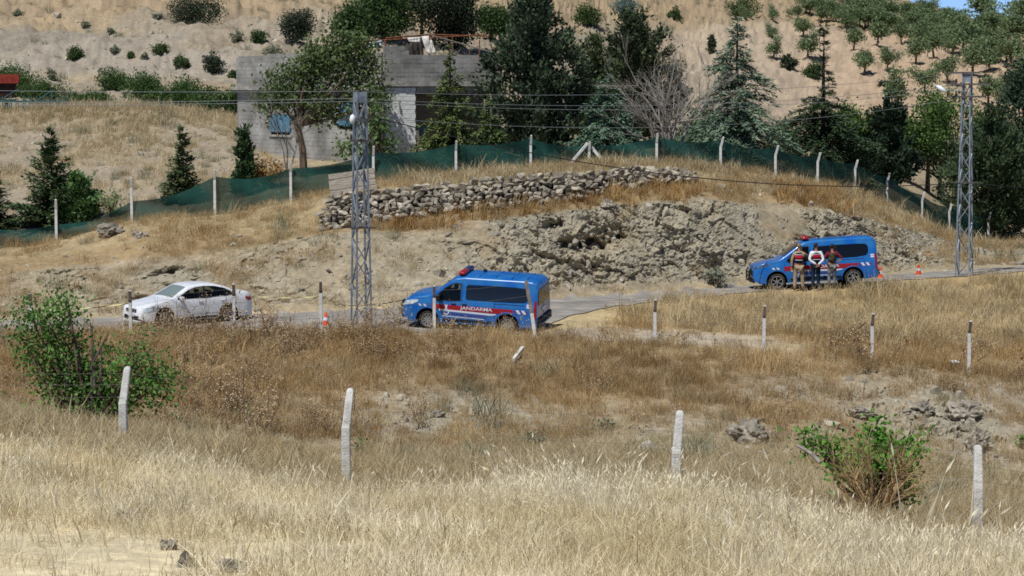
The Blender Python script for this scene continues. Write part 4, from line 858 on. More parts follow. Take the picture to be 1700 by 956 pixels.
m_line = mat('power_line_mat', lin((130, 134, 136)), rough=.6, metal=.2)
def wire(name, a, b, sag, r, label, group=None, m=None):
    p, q = wp(*a), wp(*b); M_ = MB(); k = 30
    M_.tube([p.lerp(q, t / k) - Vector((0, 0, 4 * sag * (t / k) * (1 - t / k))) for t in range(k + 1)], r, 5); tag(M_.obj(name, m or m_line), label, 'wire', group)
WG = 'power lines strung between the pylons'
for k, (ya, yb, sag, w_) in enumerate([(152, 121, .42, 'topmost'), (164, 140, .5, 'second'), (168, 146, .55, 'third'), (193, 162, .75, 'lowest')]):
    wire('power_line', (602, ya, 76.6), (1598, yb, 94), sag, .008, f'{w_} bare power line from the near pylon to the far pylon', WG)
for k, (yl, ya, w_) in enumerate([(147, 151, 'topmost'), (173, 163, 'second'), (176, 168, 'lowest')]):
    wire('power_line', (-500, yl - 8, 73), (596, ya, 76.6), .12, .008, f'{w_} bare power line running left from the near pylon', WG)
wire('twisted_cable', (606, 190, 76.6), (1600, 303, 94), .95, .018, 'thick black twisted cable sagging across the terrace between the two pylons', None, m_cable)
wire('twisted_cable', (1600, 303, 94), (2300, 300, 108), .5, .018, 'thick black twisted cable leaving the far pylon to the right', None, m_cable)
# plank hatch leaning above the stone wall
hp = wp(588, 320, 91.4); hatch = empty('plank_hatch', hp, (math.radians(-28), math.radians(-9), math.radians(4)), 'weathered grey plank panel propped up on the left end of the dry stone wall', 'panel')
for k in range(4):
    b = MB(); b.box((0, 0, .12 + k * .24), (1.85 + random.uniform(-.04, .04), .04, .225)); o = b.obj('plank', m_oldwood, hatch, (random.uniform(-.02, .02), random.uniform(-.01, .01), 0), (0, random.gauss(0, .008), 0))
for x in (-.88, .9):
    b = MB(); b.box((x, .05, .4), (.07, .05, 1.15)); b.obj('batten', m_oldwood, hatch)
# ------------------------------------------------------------------ vehicles: a body lofted through cross-sections, everything else laid on it
m_rubber = mat('rubber_mat', lin((44, 42, 40)), lin((74, 70, 64)), ns=8, rough=.9, spec=.1)
m_alloy = mat('alloy_mat', lin((176, 178, 180)), rough=.35, spec=.5, metal=.7)
m_black = mat('black_trim_mat', lin((30, 30, 32)), rough=.55, spec=.3)
m_under = mat('underbody_mat', lin((16, 16, 16)), rough=.9, spec=.05)
m_tint = mat('tinted_glass_mat', lin((14, 18, 24)), rough=.08, spec=.6)
m_clear = glassy('window_glass_mat', lin((18, 24, 28)), .62, .04)
m_vblue = mat('blue_van_paint_mat', lin((4, 92, 174)), lin((40, 110, 172)), ns=2.2, rough=.3, spec=.5, coat=.35)
m_wpaint = mat('white_car_paint_mat', lin((222, 224, 226)), lin((232, 233, 234)), ns=1.2, rough=.3, spec=.5, coat=.5)
m_red = mat('red_stripe_mat', lin((150, 26, 40)), rough=.45, spec=.4)
m_white = mat('white_stripe_mat', lin((206, 212, 222)), rough=.45, spec=.4)
m_violet = mat('violet_stripe_mat', lin((70, 62, 140)), rough=.45, spec=.4)
m_redlamp = mat('red_lens_mat', lin((150, 18, 26)), rough=.25, spec=.5)
m_bluelamp = mat('blue_lens_mat', lin((30, 44, 84)), rough=.25, spec=.5)
m_headl = mat('headlamp_mat', lin((150, 162, 168)), lin((206, 214, 218)), ns=12, rough=.15, spec=.6)
m_darkl = mat('dark_headlamp_mat', lin((40, 48, 60)), lin((110, 122, 134)), ns=14, rough=.15, spec=.6)
m_seat = mat('seat_mat', lin((48, 48, 50)), lin((70, 70, 72)), ns=6, rough=.9)
m_orange = mat('orange_cone_mat', lin((226, 82, 38)), rough=.6)
class Car:
    def __init__(s, name, loc, rot, L, W, zt, zb, sill, wheels, wr, paint, label, cat, tumble, wins=(), group=None, nose=.82, tail=.93, crown=.035, rear_r=.16, front_r=.55):
        s.L, s.W, s.ztp, s.zbp, s.sill, s.wheels, s.wr, s.tumble, s.crown = L, W, zt, zb, sill, wheels, wr, tumble, crown
        s.nose, s.tail, s.rr, s.fr = nose, tail, rear_r, front_r
        s.root = empty(name, loc, rot, label, cat, group)
        st = sorted(set(np.round(np.r_[np.arange(0, .5, .02), np.arange(.5, L - .3, .035), np.arange(L - .3, L, .015), L], 4)))
        V = []; rows = []
        for x in st:
            c = s.section(x); rows.append(len(c)); V += [(s.X(x), y, z) for y, z in c] + [(s.X(x), -y, z) for y, z in c[-2::-1]]
        n = len(c) * 2 - 1; Fq = []
        for k in range(len(st) - 1):
            xm = (st[k] + st[k + 1]) / 2
            for j in range(n - 1):
                a = [k * n + j, k * n + j + 1, (k + 1) * n + j + 1, (k + 1) * n + j]; zc = sum(V[i][2] for i in a) / 4
                if any(s.inwin(w_, xm, zc) for w_ in wins) and min(abs(V[i][1]) for i in a) > .25: continue
                Fq.append(tuple(a))
        for e, k in ((0, 0), (1, len(st) - 1)):                       # front and rear faces
            for j in range((n - 1) // 2):
                q = (k * n + j, k * n + j + 1, k * n + n - 2 - j, k * n + n - 1 - j); Fq.append(q if e else q[::-1])
        me = mesh_np('body', V, Fq, [paint], smooth=True); bm = bmesh.new(); bm.from_mesh(me); bmesh.ops.remove_doubles(bm, verts=bm.verts, dist=.0005); bmesh.ops.recalc_face_normals(bm, faces=bm.faces); bm.to_mesh(me); bm.free()
        me.set_sharp_from_angle(angle=math.radians(38)); s.body = link('body', me, s.root)
        b = MB(); b.box((0, 0, (sill + .5) / 2 + .02), (L - .5, W * 2 - .34, .5 - sill + .1))
        for ax in wheels: b.box((s.X(ax), 0, wr + .05), (wr * 2.3, W * 2 - .44, wr * 2.0))
        b.obj('underbody', m_under, s.root)
    def X(s, x): return s.L / 2 - x
    def zt(s, x): return float(np.interp(x, *zip(*s.ztp)))
    def zb(s, x): return min(float(np.interp(x, *zip(*s.zbp))), s.zt(x) - .015)
    def plan(s, x):
        w = s.W
        if x < s.fr: w *= s.nose + (1 - s.nose) * (1 - (1 - x / s.fr) ** 2.4)
        if x > s.L - s.rr: w *= s.tail + (1 - s.tail) * (1 - (1 - (s.L - x) / s.rr) ** 2.2)
        return w
    def ys(s, x, z):
        w = s.plan(x); zb = s.zb(x)
        if z <= zb: return w - .035 * abs((z - .62) / .5) ** 2 - (.02 * max(0, (z - zb + .12) / .12))
        return w - .035 * abs((zb - .62) / .5) ** 2 - .02 - s.tumble * (z - zb) - .05 * (z - zb) ** 2
    def section(s, x):
        zt, zb = s.zt(x), s.zb(x); z0 = s.sill + (.12 * (1 - x / .25) if x < .25 else 0)
        for ax in s.wheels:
            r = s.wr + .085
            if abs(x - ax) < r: z0 = max(z0, s.wr + math.sqrt(r * r - (x - ax) ** 2))
        z0 = min(z0, zb - .02); r = min(.11, max(.012, (zt - zb) * .45)); out = []
        for t in np.linspace(0, 1, 12): z = z0 + (zb - z0) * t; out.append((s.ys(x, z), z))
        for t in np.linspace(0, 1, 13)[1:]: z = zb + (zt - r - zb) * t; out.append((s.ys(x, z), z))
        yr = s.ys(x, zt - r)
        for a in np.linspace(0, PI / 2, 6)[1:]: out.append((yr - r * (1 - math.cos(a)), zt - r + r * math.sin(a)))
        y1 = out[-1][0]
        for t in np.linspace(0, 1, 7)[1:]: out.append((y1 * (1 - t), zt + s.crown * (1 - (1 - t) ** 2)))
        return out
    def inwin(s, cols, x, z):
        if x < cols[0][0] or x > cols[-1][0]: return False
        xs, a, b = zip(*cols); return np.interp(x, xs, a) < z < np.interp(x, xs, b)
    def panel(s, name, cols, m, off=.006, side=1, rows=6, parent=None, step=.05):
        """a panel on the flank between lower and upper heights given along the length"""
        xs, a, b = zip(*cols); st = np.unique(np.r_[np.arange(xs[0], xs[-1], step), xs]); V = []
        for x in st:
            za, zb = np.interp(x, xs, a), np.interp(x, xs, b)
            for t in range(rows + 1): z = za + (zb - za) * t / rows; V.append((s.X(x), side * (s.ys(x, z) + off), z))
        n = rows + 1; Q = [(k * n + j, k * n + j + 1, (k + 1) * n + j + 1, (k + 1) * n + j) for k in range(len(st) - 1) for j in range(rows)]
        if side < 0: Q = [q[::-1] for q in Q]
        return link(name, mesh_np(name, V, Q, [m], smooth=True), parent or s.root)
    def ring(s, name, cols, m, wd=.035, off=.008, side=1, parent=None):
        xs, a, b = zip(*cols); st = np.linspace(xs[0], xs[-1], 30); out = [(x, np.interp(x, xs, a)) for x in st] + [(x, np.interp(x, xs, b)) for x in st[::-1]]
        cx, cz = np.mean([o[0] for o in out]), np.mean([o[1] for o in out]); V = []; k = len(out)
        for (x, z) in out:
            d = math.hypot(x - cx, z - cz) + 1e-6; ex, ez = (x - cx) / d, (z - cz) / d
            for f in (-.4, 1.0): xx, zz = x + ex * wd * f, z + ez * wd * f; V.append((s.X(xx), side * (s.ys(xx, zz) + off), zz))
        Q = [(2 * i, 2 * i + 1, 2 * ((i + 1) % k) + 1, 2 * ((i + 1) % k)) for i in range(k)]
        return link(name, mesh_np(name, V, Q, [m]), parent or s.root)
    def top(s, name, x0, x1, f0, f1, m, off=.006, n=10, yl=None):
        V = []; st = np.linspace(x0, x1, n + 1); ny = 8
        for x in st:
            f = f0 + (f1 - f0) * (x - x0) / (x1 - x0); sec = s.section(x); y1 = sec[-7][0]
            for j in range(ny + 1):
                v = -1 + 2 * j / ny; y = y1 * f * v; V.append((s.X(x) + off, y, s.zt(x) + s.crown * (1 - (y / y1) ** 2) + off))
        w_ = ny + 1; return link(name, mesh_np(name, V, [(k * w_ + j, (k + 1) * w_ + j, (k + 1) * w_ + j + 1, k * w_ + j + 1) for k in range(n) for j in range(ny)], [m], smooth=True), s.root)
    def wheel(s, x, side, spokes, double=False):
        r = s.wr; o = empty('wheel', (0, 0, 0)); o.parent = s.root; o.location = (s.X(x), side * (s.W - .13), r); o.rotation_euler = (0, random.random() * 2, 0 if side > 0 else PI)
        b = MB(); b.lathe([(r * .66, -.1), (r * .9, -.105), (r * .985, -.075), (r, -.03), (r, .03), (r * .985, .075), (r * .9, .105), (r * .68, .1), (r * .66, .06), (r * .66, -.1)], 28, 'y'); b.obj('tyre', m_rubber, o, smooth=True)
        b = MB(); b.lathe([(r * .68, .1), (r * .64, .105), (r * .6, .06), (r * .58, -.06), (.0, -.06)], 28, 'y', m=1); b.lathe([(.0, .075), (.05, .075), (.06, .05), (.06, 0)], 12, 'y')
        for k in range(spokes):
            for da in ((-.11, .11) if double else (0,)):
                a = 2 * PI * k / spokes + da; u = Vector((math.cos(a), 0, math.sin(a))); b.bar(u * .03 + Vector((0, .06, 0)), u * r * .63 + Vector((0, .07, 0)), .03 if double else .06, .03)
        b.lathe([(r * .69, .09), (r * .69, .112), (r * .62, .112), (r * .6, .08)], 28, 'y'); b.obj('rim', [m_alloy, m_black], o)
    def box(s, name, c, d, m, R=None, parent=None, bev=.0):
        b = MB(); b.box((s.X(c[0]), c[1], c[2]), d, R); o = b.obj(name, m, parent or s.root)
        if bev: md = o.modifiers.new('round', 'BEVEL'); md.width = bev; md.segments = 3
        return o
def text_on(car, txt, x0, x1, z, h, m, side=1, name='lettering'):
    cu = bpy.data.curves.new(name, 'FONT'); cu.body = txt; cu.size = 1; cu.extrude = .0; cu.offset = .010
    o = bpy.data.objects.new(name, cu); COL.objects.link(o); dg = bpy.context.evaluated_depsgraph_get(); me = bpy.data.meshes.new_from_object(o.evaluated_get(dg)); COL.objects.unlink(o); bpy.data.objects.remove(o)
    xs = [v.co.x for v in me.vertices]; ys = [v.co.y for v in me.vertices]; ax, bx, ay, by = min(xs), max(xs), min(ys), max(ys)
    for v in me.vertices:
        u, q = (v.co.x - ax) / (bx - ax), (v.co.y - ay) / (by - ay); x = x0 + (x1 - x0) * u; zz = z + (q - .5) * h; v.co = (car.X(x), side * (car.ys(x, zz) + .016), zz)
    me.materials.clear(); me.materials.append(m); return link(name, me, car.root)
def make_van(loc, rot, label, newer=False):
    L, wb, f0 = (5.05, 3.1, .93) if newer else (4.97, 2.93, .98)
    k = (L - .3) / (4.97 - .3); sx = lambda x: x * k
    if newer:
        zt = [(0, .66), (.02, .84), (.08, 1.0), (.2, 1.06), (.6, 1.15), (1.05, 1.22), (1.15, 1.27), (1.95, 1.80), (2.15, 1.885), (2.5, 1.93), (4.4, 1.955), (4.85, 1.93), (4.98, 1.86), (5.05, 1.74)]
    else: zt = [(0, .64), (.02, .80), (.08, .97), (.22, 1.06), (.6, 1.15), (1.0, 1.22), (1.1, 1.27), (1.80, 1.80), (1.97, 1.88), (2.3, 1.93), (4.4, 1.945), (4.75, 1.92), (4.9, 1.85), (4.97, 1.72)]
    zb = [(0, .60), (.08, .90), (.25, .98), (.6, 1.05), (1.0, 1.09), (1.5, 1.10), (4.4, 1.14), (4.97, 1.14)]
    q = .12 if newer else 0
    w1 = [(1.22 + q, 1.13, 1.17), (1.36 + q, 1.11, 1.30), (1.62 + q, 1.10, 1.52), (1.80 + q, 1.10, 1.64), (1.95 + q, 1.10, 1.69), (2.16 + q, 1.12, 1.69)]
    w1 = [(1.26 + q, 1.14, 1.17)] + w1[1:]
    ce = lambda x: x
    c = Car('patrol_van', loc, rot, L, .985, zt, zb, .30, (f0, f0 + wb), .345, m_vblue, label, 'van', .20, (w1,), 'blue patrol vans on the road', nose=.80, tail=.95, rear_r=.14)
    for s in (1, -1):
        c.panel('window', w1, m_clear, .002, s); c.ring('window_seal', w1, m_black, .03, .007, s)
        e = 4.62 if not newer else 4.70
        w2 = [(2.36 + q, 1.20, 1.62), (2.42 + q, 1.16, 1.68), (3.4, 1.16, 1.70), (e - .5, 1.17, 1.70), (e - .1, 1.22 if newer else 1.19, 1.68), (e, 1.34 if newer else 1.26, 1.58)]
        o = c.panel('window', w2, m_tint, .007, s); c.panel('window_divider', [(3.38, 1.165, 1.69), (3.41, 1.165, 1.69)], m_black, .013, s, parent=o)
        # livery
        a0 = 1.12 + q; b0 = 4.25 if newer else 4.1
        c.panel('stripe', [(a0, .77, .95), (b0 - .3, .75, .93), (b0, .79, .93)], m_red, .007, s)
        c.panel('stripe', [(a0 + .28, .725, .785), (f0 + wb - .62, .665, .735), (f0 + wb - .42, .70, .735)], m_white, .008, s)
        c.panel('stripe', [(a0 + .4, .62, .665), (f0 + wb - .75, .575, .625)], m_violet, .008, s)
        c.panel('stripe', [(a0 + .4, .53, .56), (f0 + wb - .85, .49, .52)], m_white, .008, s)
        for x in (.62 + q, .80 + q, b0 + .1, b0 + .3):
            V = [(c.X(x + dx), s * (c.ys(x + dx, z) + .009), z) for dx, z in (((0, .93), (.11, .93), (.2, .80), (.09, .80)) if x > 2 else ((0, .92), (.09, .92), (.15, .84), (.06, .84)))]
            link('chevron', mesh_np('chevron', V, [(0, 1, 2, 3)], [m_white]), c.root)
        c.panel('violet_band', [(b0 + .02, .80, .92), (b0 + .55, .79, .91)], m_violet, .005, s)
        # crest: a white torch over an open white ring
        V, Fq = [], []
        for i in range(19):
            a = math.radians(118 + 304 * i / 18)
            for r in (.075, .115): x, z = a0 + .55 + r * math.cos(a), .70 + r * math.sin(a); V.append((c.X(x), s * (c.ys(x, z) + .017), z))
        Fq = [(2 * i, 2 * i + 1, 2 * i + 3, 2 * i + 2) for i in range(18)]
        for dx, z in ((-.065, .945), (.065, .945), (.035, .905), (-.035, .905), (.028, .78), (-.028, .78)): x = a0 + .55 + dx; V.append((c.X(x), s * (c.ys(x, z) + .017), z))
        n = 38; Fq += [(n, n + 1, n + 2, n + 3), (n + 3, n + 2, n + 4, n + 5)]
        link('crest', mesh_np('crest', V, Fq, [m_white]), c.root)
        c.panel('sign_panel', [(4.6, 1.02, 1.15), (4.76, 1.02, 1.15)] if not newer else [(4.78, 1.12, 1.25), (4.92, 1.12, 1.25)], m_white, .009, s)
        for z in (1.085, ) if not newer else (1.185,): c.panel('sign_bar', [(4.62, z - .01, z + .01), (4.74, z - .01, z + .01)] if not newer else [(4.80, z - .01, z + .01), (4.90, z - .01, z + .01)], m_red, .013, s)
        # trim: sill moulding, door gaps, handles, wheel arches
        c.panel('rubbing_strip', [(f0 + .55, .36, .45), (f0 + wb - .55, .36, .45)], m_black, .012, s)
        for x, z0, z1 in ((1.14 + q, .42, 1.10), (2.22 + q, .42, 1.72), (3.42, .42, 1.12)): c.panel('door_gap', [(x, z0, z1), (x + .012, z0, z1)], m_under, .004, s)
        c.panel('slide_rail', [(3.4, 1.085, 1.105), (4.5, 1.085, 1.105)], m_black, .009, s)
        for x in (1.93 + q, 2.33 + q): c.box('door_handle', (x, s * (c.ys(x, 1.0) + .02), 1.0), (.17, .04, .045), m_black, bev=.01)
        c.panel('headlight', [(.06, .80, .86), (.16, .83, .98), (.42, .89, 1.05), (.62, .99, 1.06)] if not newer else [(.05, .90, .94), (.2, .92, 1.01), (.5, .99, 1.07), (.68, 1.05, 1.09)], m_headl if not newer else m_darkl, .010, s)
        c.panel('tail_light', [(L - .105, .62, 1.28), (L - .025, .66, 1.26)], m_redlamp, .010, s)
        for i, ax in enumerate((f0, f0 + wb)):
            V = []; n = 22
            for j in range(n + 1):
                a = PI * (-.06 + 1.12 * j / n)
                for r, o_ in ((.435, .005), (.452, .03), (.49, .012)): x, z = ax + r * math.cos(a), .345 + r * math.sin(a); V.append((c.X(x), s * (c.ys(x, max(z, .3)) + o_), z))
            link('arch_trim', mesh_np('arch_trim', V, [(3 * j + t, 3 * j + 3 + t, 3 * j + 4 + t, 3 * j + 1 + t) for j in range(n) for t in (0, 1)], [m_vblue if not newer or 1 else m_black], smooth=True), c.root)
            c.wheel(ax, s, 10 if not newer else 6, not newer)
        mo = c.box('mirror', (1.42 + q, s * (c.W + .13), 1.20), (.13, .2, .24), m_black, bev=.03); c.box('mirror_arm', (1.40 + q, s * (c.W + .02), 1.12), (.08, .12, .05), m_black, parent=mo)
    text_on(c, 'JANDARMA', 2.18 + q, 3.36 + q, .853, .155, m_white)
    t2 = text_on(c, 'AMRADNAJ'[::-1], 3.32 + q, 2.22 + q, .853, .15, m_white, -1)
    c.top('windscreen', 1.14 + q, 1.78 + (.17 if newer else 0), .93, .92, m_tint, .006)
    # roof ribs, light bar, antenna
    for x in (2.75, 3.35, 3.95, 4.5):
        b = MB(); b.box((c.X(x), 0, c.zt(x) + c.crown + .001), (.03, 1.15, .018)); b.obj('roof_rib', m_vblue, c.root)
    zb_ = c.zt(2.1 + q) + c.crown
    bb = empty('light_bar', (0, 0, 0)); bb.parent = c.root; X0 = c.X(2.12 + q)
    b = MB(); b.box((X0, 0, zb_ + .03), (.22, 1.1, .05)); b.obj('bar_base', m_black, bb)
    for y, mm in ((.33, m_redlamp), (-.33, m_bluelamp if not newer else m_redlamp)):
        b = MB(); b.box((X0, y, zb_ + .105), (.26, .62, .11), taper=.86); o = b.obj('lens', mm, bb); md = o.modifiers.new('round', 'BEVEL'); md.width = .04; md.segments = 3
    b = MB(); b.box((X0, 0, zb_ + .09), (.2, .1, .09)); b.obj('speaker_box', m_white if newer else m_black, bb)
    c.box('roof_beacon', (2.75 + q, -.2, c.zt(2.8) + .09), (.12, .12, .1), m_black, bev=.03)
    # ends
    c.box('bumper', (L + .015, 0, .50), (.12, 1.86, .26), m_black, bev=.04); c.box('step', (L + .07, 0, .45), (.16, 1.3, .05), m_galv)
    c.box('rear_window', (L + .002, 0, 1.36), (.03, 1.52, .56), m_tint, bev=.012); c.box('number_plate', (L + .01, .0, .88), (.02, .52, .12), m_white); c.box('rear_door_gap', (L + .002, 0, .9), (.012, .014, .7), m_under)
    c.box('grille', (-.005, 0, .72), (.04, 1.05, .22), m_black, bev=.02); c.box('front_bumper', (.01, 0, .43), (.1, 1.62, .2), m_black, bev=.05)
    gb_ = MB()
    for y in (-.5, .5): gb_.tube([(c.X(.1), y, .34), (c.X(-.12), y, .40), (c.X(-.13), y, .75), (c.X(-.04), y * .95, .93)], .032, 7)
    for z in (.46, .62, .78): gb_.tube([(c.X(-.12), -.62, z), (c.X(-.14), 0, z), (c.X(-.12), .62, z)], .026, 7)
    gb_.obj('bull_bar', m_black, c.root)
    # cab
    for y in (.45, -.45):
        b = MB(); b.box((c.X(2.2 + q), y, .95), (.16, .5, .78), Matrix.Rotation(math.radians(-10), 3, 'Y')); b.box((c.X(2.26 + q), y, 1.43), (.1, .28, .2)); b.box((c.X(1.95 + q), y, .62), (.5, .5, .16)); o = b.obj('seat', m_seat, c.root); md = o.modifiers.new('round', 'BEVEL'); md.width = .04; md.segments = 2
    b = MB(); b.box((c.X(1.22 + q), 0, 1.0), (.45, 1.6, .2)); b.obj('dashboard', m_black, c.root)
    b = MB(); b.lathe([(.17, -.012), (.2, -.012), (.2, .012), (.17, .012), (.17, -.012)], 18); b.obj('steering_wheel', m_black, c.root, (c.X(1.55 + q), .45, 1.12), (0, math.radians(-60), 0))
    b = MB(); b.box((c.X(2.75), 0, .95), (.02, 1.7, .9)); b.box((c.X(2.75), 0, .5), (2.2, 1.68, .06)); b.obj('cabin_floor', m_black, c.root)
    return c
R_ = math.radians
def ground_pose(px, py_, d, dz=.03): p = wp(px, py_, d); return gpt(p.x, p.y, dz)
mv = ground_pose(790, 541, 77.3); v1 = make_van(mv, (R_(-6.5), R_(-2.6), R_(165)), 'blue patrol van lettered JANDARMA at the road junction, seen partly from its rear')
rvp = ground_pose(1350, 474, 89.6); v2 = make_van(rvp, (R_(1.2), R_(3.3), R_(181)), 'blue patrol van on the upper road with three people standing against its side', True)
v1.root.scale = (.945,) * 3; v2.root.scale = (.955,) * 3
# white saloon
zt = [(0, .52), (.02, .64), (.1, .72), (.4, .82), (.8, .90), (1.15, .96), (1.25, 1.0), (1.95, 1.37), (2.2, 1.43), (2.6, 1.455), (3.0, 1.43), (3.4, 1.34), (3.9, 1.12), (4.0, 1.085), (4.4, 1.06), (4.5, 1.0), (4.56, .86)]
zb = [(0, .48), (.1, .68), (.4, .78), (1.15, .92), (1.4, .94), (3.4, 1.0), (4.0, 1.01), (4.45, .98), (4.56, .80)]
cw = [(1.46, .945, 1.0), (1.7, .95, 1.14), (1.95, .955, 1.26), (2.25, .96, 1.345), (2.6, .965, 1.37), (3.0, .975, 1.345), (3.4, .985, 1.25), (3.7, .995, 1.10), (3.82, 1.0, 1.03)]
wc = Car('white_saloon', ground_pose(312, 540, 80.2), (R_(-.5), R_(.3), R_(216)), 4.56, .865, zt, zb, .20, (.90, 3.50), .315, m_wpaint, 'white four-door saloon car parked on the road behind dry thistles', 'car', .34, (cw,), nose=.78, tail=.86, rear_r=.45, crown=.03)
for s in (1, -1):
    wc.panel('window', cw, m_clear, .002, s); wc.ring('window_seal', cw, m_black, .02, .006, s); wc.panel('door_pillar', [(2.52, .965, 1.375), (2.60, .965, 1.37)], m_black, .010, s)
    wc.panel('door_pillar', [(3.36, .985, 1.26), (3.40, .985, 1.25)], m_black, .010, s)
    wc.panel('headlight', [(.10, .56, .62), (.22, .55, .72), (.45, .60, .77), (.72, .72, .80)], m_headl, .008, s)
    wc.panel('tail_light', [(4.22, .80, .92), (4.36, .76, .95), (4.50, .76, .92)], m_redlamp, .008, s)
    for x in (1.38, 2.56, 3.42): wc.panel('door_gap', [(x, .30, .95), (x + .012, .30, .95)], m_under, .003, s)
    wc.panel('sill_trim', [(1.36, .22, .30), (3.06, .22, .30)], m_black, .006, s); wc.panel('rubbing_strip', [(1.42, .50, .53), (3.05, .52, .55)], m_wpaint, .018, s)
    for x in (2.36, 3.28): wc.box('door_handle', (x, s * (wc.ys(x, .84) + .015), .84), (.17, .03, .03), m_wpaint, bev=.008)
    mo = wc.box('mirror', (1.56, s * (wc.W + .07), 1.0), (.12, .19, .13), m_wpaint, bev=.035); wc.box('mirror_arm', (1.54, s * (wc.W - .03), .95), (.06, .1, .03), m_black, parent=mo)
    for ax in (.90, 3.50): wc.wheel(ax, s, 7)
    b = MB(); b.lathe([(0, -.02), (.08, -.015), (.09, 0)], 14); b.obj('fog_light', m_headl, wc.root, (wc.X(.07), s * .60, .33), (0, R_(90), 0))
    b = MB(); b.box((wc.X(2.35), s * .36, .78), (.14, .46, .62), Matrix.Rotation(R_(-14), 3, 'Y')); b.box((wc.X(2.45), s * .36, 1.16), (.08, .24, .16)); b.box((wc.X(3.3), s * .34, .85), (.14, .6, .5), Matrix.Rotation(R_(-18), 3, 'Y')); o = b.obj('seat', m_seat, wc.root)
wc.top('windscreen', 1.28, 1.92, .90, .88, m_clear, .004); wc.top('rear_window', 3.28, 3.88, .86, .84, m_tint, .005)
wc.box('dashboard', (1.35, 0, .86), (.4, 1.4, .14), m_black)
wc.box('grille', (.0, 0, .60), (.05, .78, .11), m_black, bev=.015)
for z in (.575, .60, .625): wc.box('grille_bar', (-.026, 0, z), (.012, .76, .008), m_alloy)
wc.box('lower_grille', (.02, 0, .34), (.06, 1.16, .17), m_black, bev=.03); wc.box('number_plate', (-.02, 0, .44), (.015, .5, .105), m_white)
wc.box('rear_plate', (4.565, 0, .62), (.015, .5, .11), m_white); wc.box('front_lip', (.05, 0, .23), (.1, 1.3, .04), m_wpaint)
b = MB(); b.lathe([(0, .0), (.05, .0), (.05, .012), (0, .014)], 14); b.obj('badge', m_alloy, wc.root, (wc.X(.0), 0, .665), (0, R_(80), 0))
wc.root.scale = (.955,) * 3
# cones and tape
def cone(px, py, d, label, h=.46):
    p = hit(px, py, d - 4, d + 12) if d else None
    r = empty('traffic_cone', p, (0, 0, random.random()), label, 'cone', 'orange traffic cones by the road')
    b = MB(); b.box((0, 0, .02), (.3, .3, .035)); b.obj('base', m_orange, r)
    b = MB(); b.lathe([(.115, .035), (.075, h * .5), (.04, h), (.03, h + .015), (0, h + .015)], 16); b.obj('cone_body', m_orange, r, smooth=True)
    b = MB(); b.lathe([(.096, h * .42), (.078, h * .66)], 16); V = b; b.obj('band', m_white, r, smooth=True)
    return p
c1 = cone(1525, 456, 95, 'orange traffic cone beside the road left of the far pylon', .42)
c2 = cone(1461, 462, 92, 'orange traffic cone just behind the rear of the upper blue van', .46)
c3 = cone(541, 541, 76.5, 'orange traffic cone at the road edge left of the nearer pylon', .46)
m_tape = mat('tape_mat', lin((188, 178, 118)), lin((206, 198, 150)), ns=6, rough=.5)
def tape(pts, label, group='barrier tape along the road'):
    V, Q = [], []
    for i, p in enumerate(pts):
        tw = .02 * math.sin(i * 1.3); V += [p + Vector((0, tw, -.018)), p + Vector((0, -tw, .018))]
    for i in range(len(pts) - 1): Q.append((2 * i, 2 * i + 2, 2 * i + 3, 2 * i + 1))
    o = tag(link('barrier_tape', mesh_np('barrier_tape', V, Q, [m_tape])), label, 'tape', group); md = o.modifiers.new('thick', 'SOLIDIFY'); md.thickness = .004
def span(a, b, sag, n=16): return [a.lerp(b, t / n) - Vector((0, 0, 4 * sag * (t / n) * (1 - t / n))) for t in range(n + 1)]
tape(span(wp(1468, 452, 93), c1 + Vector((0, 0, .4)), .05), 'yellow barrier tape between the two cones behind the upper blue van')
tape(span(wp(410, 491, 79.5), wp(535, 492, 75), .05) + span(wp(535, 492, 75), wp(590, 507, 76.3), .10)[1:] + span(wp(590, 507, 76.3), wp(690, 492, 79), .08)[1:], 'yellow barrier tape running from the white car past the near pylon to the van')
tape(span(wp(52, 515, 75.6), wp(218, 503, 76), .06), 'yellow barrier tape between the two fence posts left of the white car')
# ------------------------------------------------------------------ people
m_skin = mat('skin_mat', lin((150, 106, 82)), lin((170, 122, 96)), ns=8, rough=.6)
m_hair = mat('hair_mat', lin((26, 22, 20)), lin((44, 36, 32)), ns=30, rough=.6)
def cloth_mat(n, a, b, s=10, **k): return mat(n, lin(a), lin(b), ns=s, rough=.95, spec=.1, bump=.3, bs=18, **k)
m_khaki = cloth_mat('khaki_cloth_mat', (138, 120, 96), (168, 148, 122)); m_navy = cloth_mat('navy_vest_mat', (28, 32, 44), (46, 50, 62)); m_shirt = cloth_mat('white_shirt_mat', (206, 210, 214), (226, 228, 230))
m_trou = cloth_mat('dark_trousers_mat', (24, 36, 50), (38, 52, 68)); m_maroon = cloth_mat('maroon_shirt_mat', (96, 30, 46), (122, 42, 58)); m_camo = cloth_mat('camo_cloth_mat', (84, 84, 80), (134, 132, 124), 9, col3=lin((106, 110, 112)), fac=(.42, .6)); m_camo2 = cloth_mat('camo_vest_mat', (44, 42, 34), (92, 84, 66), 12, col3=lin((66, 62, 48)), fac=(.42, .6)); m_boot = cloth_mat('boot_mat', (44, 38, 32), (70, 62, 52)); m_redcl = cloth_mat('red_panel_mat', (150, 26, 40), (166, 36, 50)); m_cap = cloth_mat('cap_mat', (112, 98, 78), (146, 130, 106))
